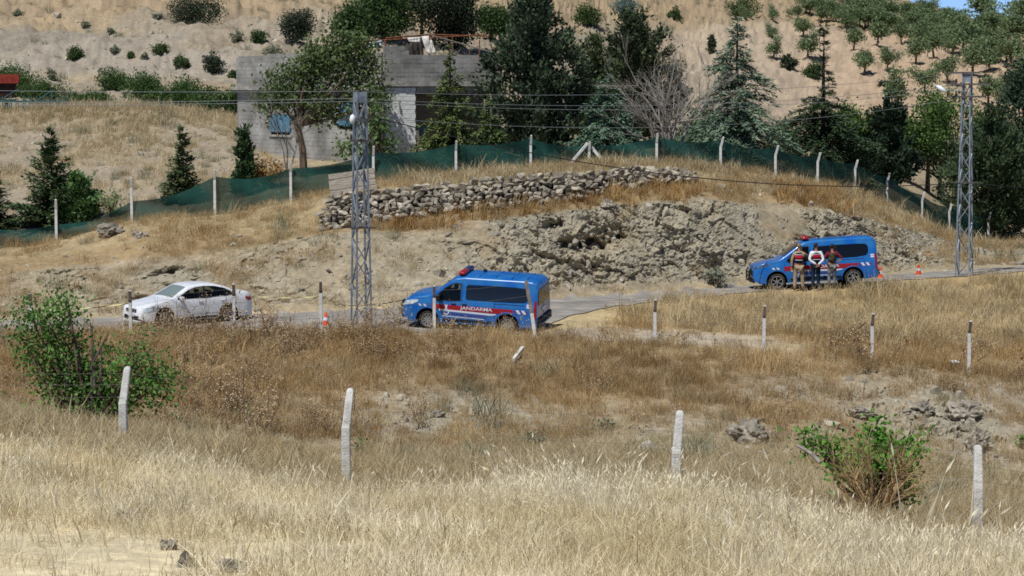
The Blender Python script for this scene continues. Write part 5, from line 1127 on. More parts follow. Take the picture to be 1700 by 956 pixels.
def skin(name, J, E, m, parent, root=0, sub=1):
    """one continuous surface grown round a skeleton: J = {joint: (x, y, z, radius)}"""
    names = list(J); ix = {n: i for i, n in enumerate(names)}; me = bpy.data.meshes.new(name); me.from_pydata([J[n][:3] for n in names], [(ix[a], ix[b]) for a, b in E], [])
    o = bpy.data.objects.new(name, me); COL.objects.link(o); md = o.modifiers.new('skin', 'SKIN'); md.use_smooth_shade = True
    for n, sv in zip(names, me.skin_vertices[0].data):
        r = J[n][3]; sv.radius = r if isinstance(r, tuple) else (r, r)
    me.skin_vertices[0].data[root].use_root = True
    s2 = o.modifiers.new('sub', 'SUBSURF'); s2.levels = s2.render_levels = sub
    dg = bpy.context.evaluated_depsgraph_get(); m2 = bpy.data.meshes.new_from_object(o.evaluated_get(dg)); bpy.data.objects.remove(o); m2.name = name
    m2.materials.clear(); m2.materials.append(m); m2.polygons.foreach_set('use_smooth', [True] * len(m2.polygons))
    return link(name, m2, parent)
def person(loc, H, yaw, label, arms, lean=0., sleeve=None, shirt=None, trous=None, vest=None, hat=None, panels=False, longs=True, head_yaw=0., legw=.12):
    """local frame: +Y is where the person faces, +X the right hand; arms = ((elbow),(hand)) right then left"""
    root = empty('person', loc, (0, 0, yaw), label, 'person'); k = H / 1.78; z = lambda v: v * k; ly = lambda v: math.tan(lean) * max(0, v - .95) * k
    P = {}
    def J(n, x, y, zz, r): P[n] = (x * k, y * k + ly(zz), zz * k, (r[0] * k, r[1] * k) if isinstance(r, tuple) else r * k)
    J('pelvis', 0, 0, .96, (.145, .105)); J('waist', 0, 0, 1.10, (.135, .10)); J('chest', 0, .0, 1.30, (.165, .115)); J('neckb', 0, -.005, 1.47, (.075, .07)); J('neck', 0, .005, 1.53, .052); J('skull0', 0, .02, 1.60, (.07, .082)); J('skull', 0, .012, 1.69, (.077, .092)); J('crown', 0, .005, 1.755, (.05, .055))
    for s, n in ((1, 'r'), (-1, 'l')):
        e, h = arms[0 if s > 0 else 1]
        J('sh' + n, s * .185, -.005, 1.43, .062); J('el' + n, *e, .043); J('wr' + n, *h, .029)
        J('hip' + n, s * .092, 0, .90, .092); J('kn' + n, s * (legw + .0), .015, .50, .058); J('an' + n, s * (legw + .012), -.02, .09, .042); J('toe' + n, s * (legw + .03), .15, .035, .034)
    E = [('pelvis', 'waist'), ('waist', 'chest'), ('chest', 'neckb'), ('neckb', 'neck'), ('neck', 'skull0'), ('skull0', 'skull'), ('skull', 'crown')]
    for n in 'rl': E += [('chest', 'sh' + n), ('sh' + n, 'el' + n), ('el' + n, 'wr' + n), ('pelvis', 'hip' + n), ('hip' + n, 'kn' + n), ('kn' + n, 'an' + n), ('an' + n, 'toe' + n)]
    body = skin('body', P, E, m_skin, root, 0)
    def cl(name, keys, edges, m, grow, extra=None):
        Q = {}
        for n in keys:
            x, y, zz, r = P[n]; g = grow * k; Q[n] = (x, y, zz, (r[0] + g, r[1] + g) if isinstance(r, tuple) else r + g)
        if extra: Q.update(extra(Q))
        return skin(name, Q, [e for e in edges if e[0] in Q and e[1] in Q], m, root)
    def tr_ex(Q): return {}
    cl('trousers', ['pelvis', 'hipr', 'hipl', 'knr', 'knl', 'anr', 'anl'], E, trous, .022)
    for n in 'rl': b = cl('boot', ['an' + n, 'toe' + n], E, m_boot, .014)
    Ks = ['chest', 'waist', 'pelvis', 'neckb', 'shr', 'shl', 'elr', 'ell'] + (['wrr', 'wrl'] if longs else [])
    cl('shirt', Ks, E, shirt, .014)
    if vest:
        VJ = {'a': (0, ly(1.0), 1.0 * k, .175 * k), 'b': (0, ly(1.15), 1.15 * k, .18 * k), 'c': (0, ly(1.32), 1.32 * k, .215 * k), 'd': (0, ly(1.47), 1.47 * k, .15 * k)}; skin('vest', VJ, [('a', 'b'), ('b', 'c'), ('c', 'd')], vest, root)
    if panels:
        for (z0, z1, m, hw) in ((1.20, 1.36, m_redcl, .15), (1.372, 1.392, m_white, .155), (1.168, 1.188, m_white, .145)):
            V = []
            for i in range(9):
                x = -hw + 2 * hw * i / 8
                for zz in (z0, z1): V.append((x * k, (-.192 + .05 * (x / hw) ** 2) * k + ly(zz), zz * k))
            o = link('reflective_panel' if m is m_white else 'red_panel', mesh_np('panel', V, [(2 * i, 2 * i + 2, 2 * i + 3, 2 * i + 1) for i in range(8)], [m], smooth=True), root); md = o.modifiers.new('thick', 'SOLIDIFY'); md.thickness = .008
    # head parts
    hy = head_yaw; hc = Vector((P['skull'][0], P['skull'][1], P['skull'][2])); rotm = Matrix.Rotation(hy, 4, 'Z')
    def hp(name, b, m, smooth=True): b.v = [tuple((rotm @ Vector(v)) * k + hc) for v in b.v]; return b.obj(name, m, root, smooth=smooth)
    b = MB(); bm = bmesh.new(); bmesh.ops.create_icosphere(bm, subdivisions=3, radius=1)
    keep = [f for f in bm.faces if not (f.calc_center_median().y > .15 and f.calc_center_median().z < .45) and f.calc_center_median().z > -.75]
    b.v = [(v.co.x * .087, v.co.y * .103 - .004, v.co.z * .105 + .012) for v in bm.verts]; b.f = [tuple(v.index for v in f.verts) for f in keep]; b.m = [0] * len(b.f); bm.free(); hp('hair', b, hat or m_hair)
    b = MB()
    for s in (-1, 1): b.lathe([(0, -.008), (.022, -.006), (.03, .004), (.018, .01), (0, .008)], 8, 'z', (0, 0, 0)); n = len(b.v) // 2 if s > 0 else 0; b.v[n:] = [(s * (.088 + v[2] * .6), -.005 + v[0] * .6, -.03 + v[1]) for v in b.v[n:]]
    hp('ear', b, m_skin)
    b = MB(); b.tube([(0, .082, .01), (0, .108, -.03), (0, .095, -.045)], [.008, .014, .01], 6); hp('nose', b, m_skin)
    b = MB(); [b.lathe([(0, .0), (.011, .004), (0, .012)], 8, 'y', (s * .031, .083, .012)) for s in (-1, 1)]; hp('eye', b, m_under)
    b = MB(); b.tube([(-.024, .088, -.075), (0, .096, -.076), (.024, .088, -.075)], [.004, .007, .004], 5); hp('mouth', b, m_redcl)
    if hat: b = MB(); b.box((0, .10, .045), (.13, .09, .012)); hp('cap_peak', b, hat, False)
    # hands
    for n, s in (('r', 1), ('l', -1)):
        W_, E_ = Vector(P['wr' + n][:3]), Vector(P['el' + n][:3]); d = (W_ - E_).normalized(); sx_ = d.cross(Vector((0, 1, 0)) if abs(d.y) < .8 else Vector((1, 0, 0))).normalized(); nn = d.cross(sx_)
        HJ = {'w': (*W_, .026 * k), 'p': (*(W_ + d * .05 * k), (.034 * k, .018 * k)), 'q': (*(W_ + d * .085 * k), (.036 * k, .016 * k))}; HE = [('w', 'p'), ('p', 'q')]
        for f in range(4):
            o = (f - 1.5) * .019 * k; l = (.062, .075, .07, .055)[f] * k; a_ = W_ + d * .088 * k + sx_ * o; HJ['a%d' % f] = (*a_, .0095 * k); HJ['b%d' % f] = (*(a_ + d * l * .55 + nn * .012 * k), .0085 * k); HJ['c%d' % f] = (*(a_ + d * l * .85 + nn * .035 * k), .007 * k); HE += [('q', 'a%d' % f), ('a%d' % f, 'b%d' % f), ('b%d' % f, 'c%d' % f)]
        t0 = W_ + d * .035 * k - sx_ * .034 * k; HJ['t0'] = (*t0, .011 * k); HJ['t1'] = (*(t0 + d * .035 * k - sx_ * .022 * k + nn * .012 * k), .0095 * k); HJ['t2'] = (*(t0 + d * .06 * k - sx_ * .022 * k + nn * .024 * k), .0075 * k); HE += [('p', 't0'), ('t0', 't1'), ('t1', 't2')]
        skin('hand', HJ, HE, m_skin, root, 0, 1)
    return root
def pp(px, py, d): return hit(px, py, d - 3, d + 5) + Vector((0, 0, .03))
def foot_at(px, d): p = wp(px, 475, d); return gpt(p.x, p.y, .03)
person(foot_at(1326, 88.1), 1.80, R_(-6), 'person in khaki trousers and dark vest with red panel leaning to the van window', (((.33, .14, 1.30), (.20, .36, 1.34)), ((-.27, -.02, 1.16), (-.27, .03, .90))), R_(9), shirt=m_khaki, trous=m_khaki, vest=m_navy, hat=m_cap, panels=True, legw=.14)
person(foot_at(1354, 88.0), 1.80, R_(4), 'person in white shirt and dark trousers with red vest panel, hands clasped behind the back', (((.27, -.10, 1.16), (.05, -.20, .98)), ((-.27, -.10, 1.16), (-.03, -.19, 1.0))), R_(-1), shirt=m_shirt, trous=m_trou, vest=m_navy, panels=True, head_yaw=R_(-65), legw=.10)
person(foot_at(1381, 88.0), 1.68, R_(2), 'person in a maroon shirt, camouflage vest and trousers with hands on hips', (((.40, -.08, 1.20), (.19, .02, 1.03)), ((-.36, -.06, 1.20), (-.19, .02, 1.03))), R_(2), shirt=m_maroon, trous=m_camo, vest=m_camo2, head_yaw=R_(-20), legw=.11, longs=False)
# ------------------------------------------------------------------ trees round the house
def ht(px, top, d): g = at(px, d); return g, wp(px, top, d).z - g.z
def tree_c(px, top, d, hwpx, prof, nb, c1, c2, label, **k):
    g, H = ht(px, top, d); r = hwpx / F * d
    return conifer(k.pop('name', 'cedar_tree'), g, H, [(h, q * r) for h, q in prof], int(nb * 1.9), c1, c2, label, **k)
def ct(px, top, d, hw, prof, n, c1, c2, label, **k):
    g, H = ht(px, top, d); r = hw / F * d; nm = k.pop('name'); return clump_tree(nm, g, H, [(h, q * r) for h, q in prof], n, c1, c2, label, **k)
CED = [(.05, 1.0), (.2, 1.02), (.35, .86), (.5, .62), (.65, .45), (.8, .26), (.92, .12), (1.0, .04)]
PYR = [(.02, .9), (.12, 1.0), (.3, .78), (.5, .5), (.7, .28), (.88, .12), (1.0, .03)]
COLM = [(.04, .8), (.2, 1.0), (.5, .95), (.75, .65), (.9, .35), (1.0, .06)]
BIG = [(.03, .8), (.15, 1.0), (.35, .98), (.55, .9), (.7, .75), (.85, .5), (.95, .25), (1., .06)]
tree_c(748, 76, 102, 62, CED, 150, (72, 88, 48), (120, 130, 76), 'yellowish green drooping cedar in front of the house porch', droop=.38, ls=.25, jag=.8)
tree_c(812, 168, 101, 42, [(.05, 1), (.3, .9), (.6, .6), (.85, .3), (1, .05)], 80, (70, 88, 50), (112, 126, 72), 'low yellow green cedar at the right foot of the house', droop=.45, ls=.24, jag=.9)
ct(888, -40, 106, 82, [(.03, .75), (.15, 1.), (.35, .95), (.55, .74), (.7, .54), (.85, .32), (.95, .16), (1., .04)], 400, (44, 58, 44), (86, 100, 74), 'tallest dark cypress with ragged limbs, right of the house', name='cypress_tree', blob=0.5, rag=0.42, lobes=4)
tree_c(1008, 118, 105, 74, CED, 150, (79, 105, 86), (134, 159, 132), 'blue green cedar standing right of the tallest dark cypress', droop=.32, ls=.25, jag=.7)
ct(1052, 28, 124, 66, BIG, 300, (45, 56, 40), (81, 90, 60), 'dark brownish green pine behind the blue green cedar', name='pine_tree', blob=0.5, rag=0.45)
ct(988, 66, 120, 30, COLM, 120, (57, 70, 48), (98, 110, 69), 'narrow olive green cypress between the dark cypress and the brownish pine', name='cypress_tree', blob=0.4)
tree_c(1222, 24, 107, 98, [(.05, .95), (.18, 1.0), (.35, .82), (.5, .56), (.65, .42), (.78, .24), (.9, .12), (1, .05)], 190, (74, 97, 79), (134, 154, 127), 'tall grey green cedar with a thin leaning top, right of the bare tree', droop=.34, ls=.25, jag=1.0)
tree_c(1365, 40, 111, 86, [(.04, .9), (.2, 1.0), (.35, .8), (.47, .6), (.55, .24), (.75, .17), (.9, .1), (1, .03)], 180, (40, 56, 40), (86, 105, 72), 'dark cedar with a spindly top above a wide base', droop=.25, ls=.25, jag=1.0)
ct(1475, 160, 121, 36, COLM, 160, (26, 38, 30), (62, 80, 57), 'slim dark cypress behind the right part of the net fence', name='cypress_tree', blob=0.34, rag=0.3)
ct(1642, 185, 122, 62, BIG, 240, (40, 56, 38), (79, 97, 64), 'dark pine with a bare trunk behind the far pylon', name='pine_tree', blob=0.5, rag=0.5, trunk_r=0.3)
ct(1697, 105, 132, 46, BIG, 220, (43, 58, 45), (79, 97, 72), 'dark evergreen at the right border above the orchard edge', name='pine_tree', blob=0.5, rag=0.4)
tree_c(86, 216, 99, 84, PYR, 150, (52, 70, 48), (96, 115, 74), 'largest young pine behind the net at the left', name='young_pine', droop=-.15, rise=.45, ls=.22, jag=.7, thin=.34)
ct(130, 300, 98.6, 22, [(.05, .8), (.4, 1), (.7, .8), (1, .2)], 90, (69, 100, 57), (110, 141, 81), 'small bushy green pine beside the largest young pine', name='young_pine', blob=0.3, rag=0.3)
tree_c(304, 212, 100, 42, PYR, 110, (60, 73, 50), (103, 117, 76), 'young pine with a pointed top between two net fence posts', name='young_pine', droop=-.12, rise=.4, ls=.24, jag=.5, thin=.34)
tree_c(-12, 262, 99, 44, PYR, 80, (52, 70, 48), (96, 115, 74), 'young pine cut off by the left border', name='young_pine', droop=-.1, rise=.4, ls=.22, jag=.6)
ct(404, 222, 100, 12, COLM, 70, (48, 68, 45), (84, 107, 64), 'slender little cypress by the dried bush', name='young_cypress', blob=0.22, rag=0.2)
bare_tree('bare_tree', at(1106, 100.4), 4.4, .75, 'leafless grey tree with dense twigs behind the net fence', 11, seed=5, depth=4)
bare_tree('bare_tree', at(1172, 112), 5.2, .3, 'thin leafless tree rising behind the dense leafless one', 5, seed=8, depth=3, r0=.05)
# broad-leaved tree over the house front
g, H = ht(505, 60, 103.2); k_ = 103.2 / F
def bl(px, py, rx, ry, n, d=103.2, dy=0.): p = wp(px, py, d + dy) - g; return (p.x, p.y, p.z, rx * k_, rx * k_ * .8, ry * k_, n)
broadleaf('walnut_tree', g, [bl(540, 95, 36, 30, 37), bl(590, 90, 24, 26, 17), bl(515, 120, 26, 30, 20), bl(575, 125, 34, 26, 26), bl(615, 110, 20, 22, 8), bl(470, 158, 32, 18, 17), bl(440, 172, 22, 16, 8), bl(530, 168, 36, 16, 20), bl(480, 120, 30, 22, 11), bl(560, 70, 22, 16, 11), bl(630, 150, 18, 22, 10), bl(455, 140, 26, 14, 8), bl(590, 160, 24, 18, 11), bl(500, 145, 26, 16, 11), bl(540, 190, 30, 12, 12), bl(585, 195, 18, 14, 9), bl(600, 80, 26, 20, 12)], .17, (64, 84, 48), (116, 130, 78), 'leafy broad-leaved tree with a dark forked trunk in front of the house wall', trunk=[(0, 0, -.3), (-.05, 0, 1.2), (-.25, 0, 2.3)], tr=.17, per=42, cl=.30, limbs=22, rz=0)
bare_tree('bare_tree', at(478, 103.5), 4.9, .35, 'thin leafless branches in front of the left house parapet', 4, seed=21, depth=3, r0=.05)
g2 = at(625, 102.6)
def bl2(px, py, rx, ry, n): p = wp(px, py, 102.6) - g2; return (p.x, p.y, p.z, rx * k_, rx * k_, ry * k_, n)
broadleaf('fig_shrub', g2, [bl2(622, 180, 18, 26, 12), bl2(625, 220, 22, 24, 16), bl2(640, 245, 16, 18, 8), bl2(570, 245, 16, 14, 6), bl2(600, 250, 18, 12, 6)], .2, (69, 95, 52), (115, 141, 79), 'tall green shrub climbing the house corner behind the near pylon', 'shrub', per=18, cl=.22, limbs=14, rz=0)
gd = at(442, 101)
broadleaf('dried_shrub', gd, [(0, 0, .75, .85, .7, .65, 46)], .16, (132, 98, 52), (186, 150, 86), 'brown and yellow half dried bush by the house corner', 'shrub', per=20, cl=.14, limbs=12, elong=2.2)
broadleaf('pale_shrub', at(183, 98), [(0, 0, .65, .55, .5, .65, 24)], .16, (98, 119, 79), (139, 156, 103), 'grey green shrub between the young pines and the fence post', 'shrub', per=18, cl=.12, limbs=10, elong=3)
# green trees behind the right part of the fence
GB = [(1150, 222, 112, 46, 26, 'dull grey green bush low behind the dense leafless tree'), (1300, 240, 118, 30, 24, 'low dull grey green bush between the two cedars with thin tops'), (1440, 262, 124, 40, 40, 'broad green tree left of the slim dark cypress'), (1540, 205, 132, 42, 48, 'bright green broad-leaved tree under the orchard, left of the far pylon'), (1500, 232, 131, 26, 30, 'small green tree just right of the slim dark cypress'), (1584, 190, 138, 40, 50, 'bright green broad-leaved tree directly behind the far pylon'), (1640, 215, 140, 42, 40, 'broad green tree right of the far pylon'), (1560, 262, 133, 46, 36, 'dull grey green tree low behind the right end of the net'), (1690, 250, 134, 36, 44, 'green tree at the right border beside the dark pine'), (1605, 285, 128, 36, 34, 'low dark green bush behind the far pylon'), (1410, 205, 122, 30, 34, 'green tree right behind the dark cedar with the spindly top'), (1340, 128, 200, 0, 0, '')]
for (px, cy, d, rx, ry, lb) in GB:
    if not rx: continue
    g = at(px, d); q = d / F; zc = wp(px, cy, d).z - g.z; bs = []
    for _ in range(7): bs.append((rng.normal(0, .5) * rx * q, rng.normal(0, .4) * rx * q, zc + rng.normal(0, .45) * ry * q, rx * q * .6, rx * q * .6, ry * q * .5, 13))
    gr = 'grey' in lb or 'dark green' in lb
    broadleaf('green_tree', g, bs, .18, (52, 76, 38) if not gr else (64, 80, 55), (104, 134, 64) if not gr else (103, 119, 84), lb, 'tree', None, trunk=[(0, 0, -.3), (.05, 0, max(.4, zc * .5))], tr=.14, per=38, cl=.3, limbs=16)
# ------------------------------------------------------------------ hillside shrubs at the left and the dark trees on top
def shrub(px, py, w_, h_, c1, c2, label, dmin=128, name='shrub', n=None, leaf=None, group=None, dry=False):
    g = hit(px, py, dmin); q = g.y / F; rx, rz = w_ / 2 * q, h_ / 2 * q; m = n or int(26 + w_ * h_ / 26); bs = []
    for k in range(7):
        a = rng.random() * 6.28; rr = rx * rng.uniform(.1, .62); f_ = rng.uniform(.35, .62); top = rng.uniform(.55, 1.0)
        bs.append((rr * math.cos(a), rr * math.sin(a) * .7, rz * top * .85, rx * f_, rx * f_, rz * top * rng.uniform(.75, 1.05), m // 6))
    return broadleaf(name, g, bs, leaf or max(.12, min(.24, 3.0 * q)), c1, c2, label, 'shrub', group, per=22, cl=rx * .10, limbs=6)
G1, G2, D1, D2 = (48, 70, 38), (86, 108, 58), (38, 50, 38), (72, 84, 60)
for (px, py, w_, h_, dk, lb) in [(320, 36, 112, 50, 1, 'large dark oak bush cut by the top border, far left'), (490, 66, 86, 68, 1, 'big dark bush on the hillside above the house'), (122, 97, 42, 28, 0, 'compact dark green bush alone on the bare slope at upper left'), (268, 87, 40, 20, 0, 'flat green bush with two humps on the slope'), (299, 112, 36, 26, 0, 'small bright green bush right of the flat two-humped one'), (353, 120, 46, 44, 1, 'upright dark bush left of the house parapet'), (430, 70, 36, 28, 0, 'olive green bush left of the big dark bush'), (455, 94, 46, 22, 2, 'grey green spreading bush above the house parapet'), (394, 66, 30, 16, 2, 'low grey bush left of the olive green bush'), (190, 86, 22, 12, 2, 'small greyish bush between the lone bush and the two-humped bush'), (216, 97, 18, 14, 0, 'tiny green bush below the two-humped bush'), (242, 98, 18, 12, 2, 'tiny grey bush below the two-humped bush'), (390, 130, 26, 18, 0, 'small green bush at the left end of the house parapet'), (85, 132, 24, 22, 2, 'grey thorny bush above the green gully'), (140, 44, 20, 10, 2, 'small grey tuft bush high on the bare slope'), (30, 26, 26, 12, 2, 'small grey bush near the top left corner'), (184, 56, 18, 10, 2, 'little grey bush in the middle of the bare slope'), (262, 30, 22, 10, 2, 'little grey bush left of the large oak bush'), (590, 66, 30, 24, 0, 'green bush right of the big dark bush'), (975, 40, 62, 46, 0, 'bright green bush on the spur right of the tallest cypress'), (1040, 30, 70, 50, 3, 'bluish grey bush on the spur by the top border'), (1120, 32, 34, 26, 0, 'green bush on the spur just left of the orchard'), (1230, 26, 70, 40, 0, 'dense green bush above the top left of the orchard'), (1180, 90, 24, 40, 1, 'dark leggy bush at the left edge of the orchard'), (1307, 116, 36, 34, 1, 'dark bush inside the lower orchard'), (1465, 144, 32, 14, 1, 'flat dark bush in the lower middle of the orchard'), (1350, 130, 50, 30, 0, 'green bush beside the spindly cedar top in the orchard')]:
    c = [(G1, G2), (D1, D2), ((110, 115, 93), (153, 154, 127)), ((84, 105, 100), (134, 154, 146))][dk]
    shrub(px, py, w_, h_, *c, lb)
band = [(20, 150, 110, 52, 'broad green bramble mound above the red trailer'), (75, 158, 70, 34, 'green bramble patch at the right foot of the bramble mound'), (128, 168, 46, 26, 'low green bramble patch behind the grassy crest'), (195, 140, 66, 34, 'green bramble patch at the top of the gully'), (240, 160, 70, 50, 'tall green bramble clump in the middle of the gully'), (160, 178, 60, 28, 'green bramble patch at the left of the middle clump'), (300, 178, 70, 46, 'green bramble clump right of the middle clump'), (270, 186, 60, 30, 'low green bramble in front of the middle clump'), (345, 192, 52, 36, 'green bramble clump at the right end of the gully'), (388, 195, 40, 56, 'tall green bush against the left house wall')]
for (px, py, w_, h_, lb) in band: shrub(px, py + 10, w_ * 1.35, h_ * 1.3, (48, 74, 38), (88, 114, 58), lb, 136, 'bramble', n=int(50 + w_ * h_ / 18))
for (px, top, py, hw, c, lb) in [(640, -10, 62, 46, (G1, G2), 'round green tree above the house roof at the left of its row'), (700, -55, 78, 66, (D1, D2), 'darkest spreading pine above the roof shelter'), (762, -40, 80, 36, (D1, D2), 'dark pine leaning over the house roof, beside the tallest cypress'), (815, 12, 62, 24, (G1, G2), 'green tree between the roof pines and the tallest cypress'), (590, 20, 70, 22, (G1, G2), 'small green tree at the left end of the row above the house')]:
    g = hit(px, py, 150); q = g.y / F; H = (py - top) * q; r = hw * q
    bs = [(rng.normal(0, .4) * r, rng.normal(0, .3) * r, H * (.55 + rng.normal(0, .16)), r * .6, r * .6, H * .26, 24) for _ in range(11)]
    broadleaf('hill_tree', g, bs, .24, *c, lb, 'tree', None, trunk=[(0, 0, -.4), (.1, 0, H * .4)], tr=.16, per=40, cl=.34, limbs=14)
# ------------------------------------------------------------------ olive orchard
def olive_proto(sd, H=3.0):
    global rng
    keep = rng; rng = np.random.default_rng(sd)
    bs = [(rng.normal(0, .42), rng.normal(0, .42), 1.85 + rng.normal(0, .36), .56, .56, .52, 14) for _ in range(6)]
    r = broadleaf('olive_tree', (0, 0, 0), bs, .26, (82, 100, 66), (130, 148, 104), 'x', 'tree', 'olive trees planted over the tan slope', trunk=[(0, 0, -.4), (.06, 0, .4), (.12, .03, .85)], tr=.11, per=18, cl=.24, bark=m_bark, elong=2.2, limbs=10); rng = keep
    return r
protos = [olive_proto(900 + k) for k in range(6)]; used = [False] * 6
rows = {'top': [(1239, 35, 18), (1283, 35, 20), (1324, 34, 22), (1362, 38, 24), (1388, 36, 26), (1406, 54, 27), (1443, 51, 32), (1475, 53, 32)], 'second': [(1282, 65, 20), (1333, 62, 26), (1417, 83, 30), (1456, 76, 33), (1497, 75, 30), (1526, 70, 32)], 'third': [(1285, 97, 27), (1341, 96, 34), (1520, 106, 36), (1550, 97, 37), (1581, 91, 36)], 'fourth': [(1434, 125, 36), (1474, 119, 30), (1614, 125, 42), (1643, 118, 40), (1679, 109, 38)], 'lowest': [(1534, 154, 36), (1572, 139, 34), (1492, 178, 46), (1640, 178, 44), (1676, 164, 38), (1698, 143, 40), (1700, 190, 44)]}
ords = ['first', 'second', 'third', 'fourth', 'fifth', 'sixth', 'seventh', 'eighth']
def put_olive(px, py, h, label, group, name='olive_tree', dm=200):
    k = random.randrange(6); o = protos[k] if not used[k] else copy_tree(protos[k]); used[k] = True; g = hit(px, py, dm); d = proj(g)[2]; s = h * d / F / 2.55
    o.location = g; o.rotation_euler = (0, 0, random.random() * 6.28); o.scale = (s * random.uniform(.95, 1.2), s * random.uniform(.95, 1.2), s); o['label'] = label; o['group'] = group; return o
for rn, lst in rows.items():
    for k, (px, py, h) in enumerate(sorted(lst)):
        put_olive(px, py, h * 1.12, f'{"small" if h < 24 else "grey green"} olive tree, {ords[k]} from the left in the {rn} row of the tan orchard', 'olive trees planted over the tan slope')
k = 0
for (x0, y0, x1, y1, n, h) in [(1340, 22, 1480, 34, 9, 34), (1400, 44, 1560, 60, 10, 34), (1360, 6, 1480, 14, 6, 34), (1490, 34, 1575, 50, 5, 32), (1520, 72, 1660, 92, 8, 40), (1560, 56, 1690, 70, 6, 40), (1600, 96, 1720, 110, 4, 40), (1520, 22, 1575, 34, 3, 26), (1622, 40, 1640, 44, 1, 44), (1685, 42, 1720, 50, 3, 46), (1640, 52, 1720, 84, 4, 40)]:
    for i in range(n):
        t = (i + random.uniform(.2, .8)) / n; o = put_olive(x0 + (x1 - x0) * t, y0 + (y1 - y0) * t + random.uniform(-4, 5), h * random.uniform(.7, 1.05), 'dark green tree in the dense grove along the top of the orchard', 'trees of the dense grove above the orchard', dm=230); o.scale.x *= 1.25; o.scale.y *= 1.25
# ------------------------------------------------------------------ bushes on the near slope
def bush(px, py, d, blobs, leaf, c1, c2, label, per=18, cl=.13, limbs=16, name='bush', small=0):
    g = at(px, d) if not small else hit(px, py, small); d = proj(g)[2]; q = d / F; bs = []
    for (bx, by, rx, ry, n) in blobs: p = wp(bx, by, d) - g; bs.append((p.x, p.y + random.uniform(-.3, .3), p.z, rx * q, rx * q * .8, ry * q, n))
    return broadleaf(name, g, bs, leaf, c1, c2, label, 'shrub', None, per=per, cl=cl, limbs=limbs, rz=0, elong=1.7)
bush(150, 700, 46, [(55, 545, 22, 40, 9), (95, 545, 30, 46, 13), (90, 600, 44, 40, 21), (140, 610, 40, 40, 18), (120, 660, 40, 36, 16), (160, 665, 46, 38, 17), (230, 600, 30, 26, 8), (245, 625, 40, 30, 13), (205, 640, 38, 36, 12), (110, 510, 14, 22, 4), (45, 520, 12, 24, 3), (250, 640, 26, 22, 4)], .09, (55, 88, 40), (115, 156, 74), 'large leafy green bush with dead stubs below the white car', per=60, cl=.22, limbs=36)
st = empty('dead_stump', at(157, 46.3), (0, 0, 0), 'blackened dead stubs standing out of the large green bush', 'stump')
for (x0, y0, x1, y1, r) in [(152, 660, 153, 535, .05), (158, 640, 150, 528, .04), (153, 590, 180, 545, .035), (165, 650, 168, 565, .05), (108, 635, 116, 585, .03)]:
    b = MB(); b.tube([wp(x0, y0 + 14, 46.2) - st.location, wp((x0 + x1) / 2 + 1, (y0 + y1) / 2 + 10, 46.2) - st.location, wp(x1, y1 + 8, 46.2) - st.location], [r * .8, r * .6, r * .25], 6); b.obj('stub', mat('charred_mat', lin((52, 46, 42)), lin((104, 96, 88)), ns=7, rough=.95, stretch=(1, 1, .3)), st)
bush(1465, 885, 29.5, [(1455, 730, 22, 22, 12), (1440, 760, 34, 26, 17), (1490, 770, 34, 30, 19), (1505, 800, 30, 34, 9), (1470, 790, 30, 24, 7), (1520, 740, 12, 20, 5), (1375, 745, 26, 14, 9), (1345, 738, 18, 12, 5), (1395, 775, 28, 14, 6)], .07, (62, 112, 40), (129, 178, 74), 'bright green leafy shrub growing from an old stump at lower right', per=34, cl=.10, limbs=24)
bare_tree('dry_shrub', at(1458, 29.2), 1.25, 1.0, 'dry tan twiggy growth tangled below the bright green shrub', 12, m=mat('dry_twig_mat', lin((150, 124, 88)), lin((186, 160, 118)), ns=5, rough=.95), seed=12, cat='shrub', r0=.035)
bush(245, 565, 74.5, [(240, 555, 22, 10, 10), (262, 562, 16, 8, 7)], .16, (72, 112, 48), (129, 166, 79), 'small green creeper under the front of the white car', cl=.12)
bush(2, 575, 73, [(0, 572, 14, 18, 12)], .14, (91, 107, 93), (134, 146, 124), 'grey green bush at the left border by the road', cl=.12)
bush(1190, 462, 89.8, [(1190, 458, 18, 12, 16)], .13, (115, 122, 105), (163, 166, 144), 'round grey thorn bush by the road left of the upper van', cl=.1)
bush(885, 735, 58, [(885, 728, 24, 14, 14)], .09, (110, 119, 96), (153, 159, 127), 'low grey green bush in the middle of the near slope', cl=.1, small=38)
bush(1010, 712, 59, [(1005, 706, 26, 12, 12)], .09, (120, 127, 100), (165, 166, 132), 'flat grey green bush right of the low one on the near slope', cl=.1, small=38)
bush(1698, 745, 55, [(1700, 740, 10, 22, 9)], .1, (72, 117, 52), (124, 166, 79), 'green sprig at the right border of the near slope', cl=.08, small=38)
bush(595, 750, 46, [(598, 742, 14, 12, 10)], .1, (76, 102, 55), (124, 144, 84), 'green weed beside the second near fence post', cl=.1, small=38)
bush(395, 690, 52, [(400, 684, 18, 10, 10), (378, 686, 12, 7, 6)], .1, (79, 107, 57), (129, 151, 86), 'green weed in the brown grass right of the large bush', cl=.1, small=38)
# dead thistle stand in front of the car
for (px, d, s, lb, sd) in [(330, 75.6, 1.5, 'tall stand of dead thistles in front of the white car doors', 1), (372, 75.2, 1.7, 'tallest dead thistle clump at the rear of the white car', 2), (275, 75.2, 1.35, 'dead thistle clump in front of the white car bonnet', 3), (300, 74.4, 1.1, 'lower dead thistle clump between bonnet and doors', 4), (615, 75.3, 1.3, 'dark dead thistle clump at the foot of the near pylon', 5), (655, 75.3, 1.25, 'dark dead thistle clump between the near pylon and the van', 6)]:
    r = empty('thistle_clump', at(px, d), (0, 0, sd), lb, 'weeds')
    me = weed('stems', 13 if px < 400 else 20, .9 * s, m_weed, m_head, .5, 7, .022, 6, .045); link('stems', me, r)
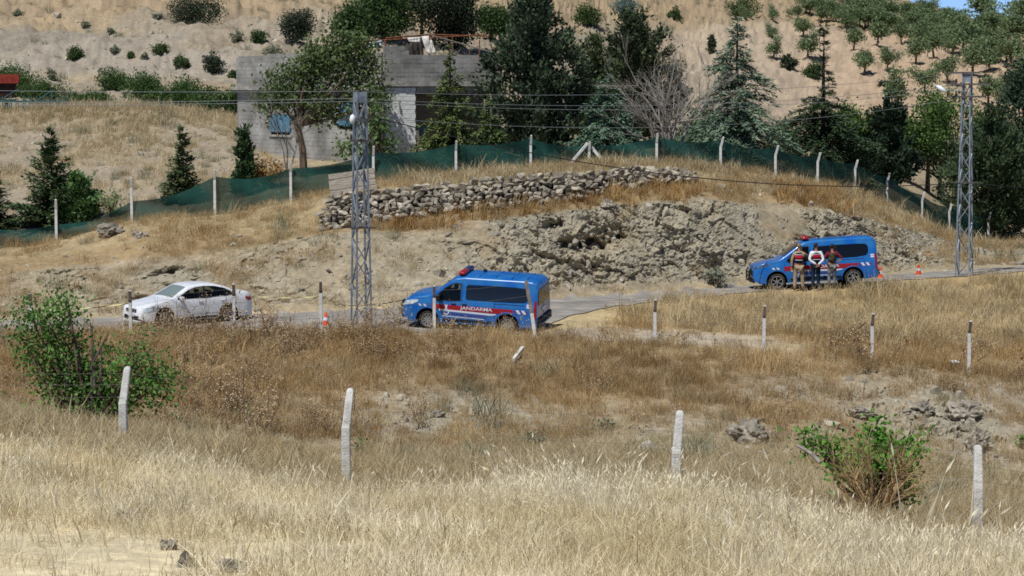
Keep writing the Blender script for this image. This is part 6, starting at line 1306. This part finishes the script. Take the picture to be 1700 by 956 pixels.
# ------------------------------------------------------------------ rocks and odds and ends
def boulder_mesh(sd):
    bm = bmesh.new(); bmesh.ops.create_icosphere(bm, subdivisions=4, radius=.5); bm.verts.ensure_lookup_table(); P = np.array([v.co for v in bm.verts])
    w1 = P * 2.2 + sd * 7.1; k = 1 + .55 * facets(w1, .8) + .25 * facets(w1 * 2.6 + 3, .8) + .05 * fbm(P * 6 + sd, 3)
    for v, s_ in zip(bm.verts, k): v.co *= float(s_)
    me = bpy.data.meshes.new('boulder'); bm.to_mesh(me); bm.free(); me.materials.append(m_rock_d); return me
for (px, py, dm, sx, sy, lb, sd) in [(715, 330, 0, 0, 0, '', 0), (1242, 728, 40, 62, 40, 'large grey boulder on the near slope right of the third near post', 3), (185, 388, 84, 36, 22, 'pale round boulder at the foot of the net at the left', 4), (232, 392, 84, 20, 16, 'jagged pale rock right of the pale round boulder', 5), (175, 380, 84, 18, 14, 'small dark rock on top of the pale round boulder', 6), (1010, 345, 84, 24, 16, 'grey block of rock stuck in the top of the cut bank', 7), (388, 948, 14, 44, 22, 'flat pale stone in the foreground stubble near the bottom border', 8), (310, 940, 14, 30, 26, 'grey stone left of the flat pale stone in the stubble', 9), (280, 912, 14, 26, 22, 'dark mossy stone in the foreground stubble', 10), (205, 865, 16, 42, 20, 'pinkish pale stone low in the stubble at the left', 11), (1430, 690, 45, 40, 16, 'flat grey rock ledge above the bright green shrub', 12), (1600, 690, 45, 60, 34, 'dark layered rock outcrop beside the rightmost near post', 13), (1530, 685, 45, 50, 22, 'grey broken rock left of the dark layered outcrop', 14), (1620, 740, 45, 34, 34, 'lower dark rock of the layered outcrop', 15), (720, 690, 45, 34, 12, 'pale slabby stones in the middle of the near slope', 16)]:
    if not sx: continue
    g = hit(px, py, dm); d = proj(g)[2]; q = d / F; me = boulder_mesh(sd)
    tag(link('boulder', me, None, g + Vector((0, 0, sy * q * .12)), (random.gauss(0, .1), random.gauss(0, .1), random.random() * 6), (sx * q * 1.1, sx * q, sy * q * 1.2)), lb, 'rock')
bk_p = hit(1583, 614, 68); r = empty('white_bucket', bk_p, (.1, .1, 0), 'white plastic bucket lying by the rightmost roadside post', 'bucket')
b = MB(); b.lathe([(0, 0), (.12, 0), (.15, .26), (.165, .26), (.165, .29), (.15, .29), (.11, .02), (0, .02)], 16); b.obj('tub', m_lamp, r, smooth=True)
b = MB(); b.tube([(.15 * math.cos(a), .17 * math.sin(a) * .3 - .12, .27 + .02 * math.sin(a)) for a in np.linspace(0, PI, 9)], .006, 5); b.obj('handle', m_wire, r)
p0, p1 = hit(852, 604, 66), hit(868, 588, 66); b = MB(); b.bar(p0 + Vector((0, 0, .12)), p1 + Vector((0, 0, .2)), .1); tag(b.obj('broken_post', m_conc_r), 'broken piece of pale concrete post lying in the brown grass below the van', 'post')
p0, p1 = hit(1340, 735, 28), hit(1362, 752, 28); b = MB(); b.tube([wp(1325, 740, 29.6), wp(1346, 752, 29.4), wp(1362, 768, 29.3)], [.02, .025, .03], 6); tag(b.obj('dead_branch', m_bark_grey), 'bleached dead branch sticking out left of the bright green shrub', 'branch')
# red trailer and harrow on the crest at the left
tp = wp(-4, 176, 128); tp.z = gz(tp.x, tp.y); tr = empty('red_trailer', tp, (0, 0, R_(12)), 'rusty red farm trailer cut by the left border on the grassy crest', 'trailer'); m_tred = mat('faded_red_mat', lin((128, 46, 36)), lin((158, 66, 50)), ns=4, rough=.7); m_tdark = mat('rust_dark_mat', lin((52, 34, 30)), lin((80, 54, 46)), ns=5, rough=.9); kz = 128 / F
hgt = tp.z - wp(0, 146, 128).z
b = MB(); V0 = [(-1.6, -.8, .75), (.9, -.8, .75), (.9, .8, .75), (-1.6, .8, .75), (-1.8, -1.0, 2.05), (1.15, -1.0, 2.05), (1.15, 1.0, 2.05), (-1.8, 1.0, 2.05)]; b.add(V0, [(0, 1, 2, 3), (0, 1, 5, 4), (1, 2, 6, 5), (2, 3, 7, 6), (3, 0, 4, 7)]); o = b.obj('hopper', m_tdark, tr); md = o.modifiers.new('thick', 'SOLIDIFY'); md.thickness = .04
b = MB(); b.box((-.3, -1.03, 1.82), (3.0, .05, .5)); b.box((1.17, 0, 1.82), (.05, 2.05, .5)); b.obj('side_board', m_tred, tr)
b = MB(); b.box((-.35, 0, .6), (2.8, 1.3, .14)); b.obj('chassis', m_tdark, tr)
for x in (-1.0, .2):
    for y in (-.8, .8): b = MB(); b.lathe([(.2, -.1), (.38, -.1), (.4, 0), (.38, .1), (.2, .1), (.2, -.1)], 16, 'y'); b.obj('wheel', m_rubber, tr, (x, y, .38), smooth=True)
hp_ = wp(52, 181, 126); hp_.z = gz(hp_.x, hp_.y); hr = empty('tine_harrow', hp_, (0, 0, R_(4)), 'green steel tine harrow with upright tines lying on the grassy crest', 'farm implement'); m_hgreen = mat('harrow_green_mat', lin((48, 80, 79)), lin((79, 117, 112)), ns=5, rough=.7)
for y in (-.25, .25): b = MB(); b.bar((-2.0, y, .48), (1.95, y, .42), .09); b.obj('beam', m_hgreen, hr)
for k in range(22):
    x = -1.95 + 3.85 * k / 21; b = MB(); b.bar((x, -.25 if k % 2 else .25, .0), (x + random.gauss(0, .02), -.25 if k % 2 else .25, .62 + random.random() * .18), .045); b.obj('tine', m_hgreen, hr)
b = MB(); b.bar((.3, 0, .5), (1.1, 0, 1.05), .06); b.bar((1.1, 0, 1.05), (1.15, 0, .45), .06); b.bar((-1.6, 0, .6), (-.7, 0, 1.15), .05); b.obj('hitch_frame', m_hgreen, hr)
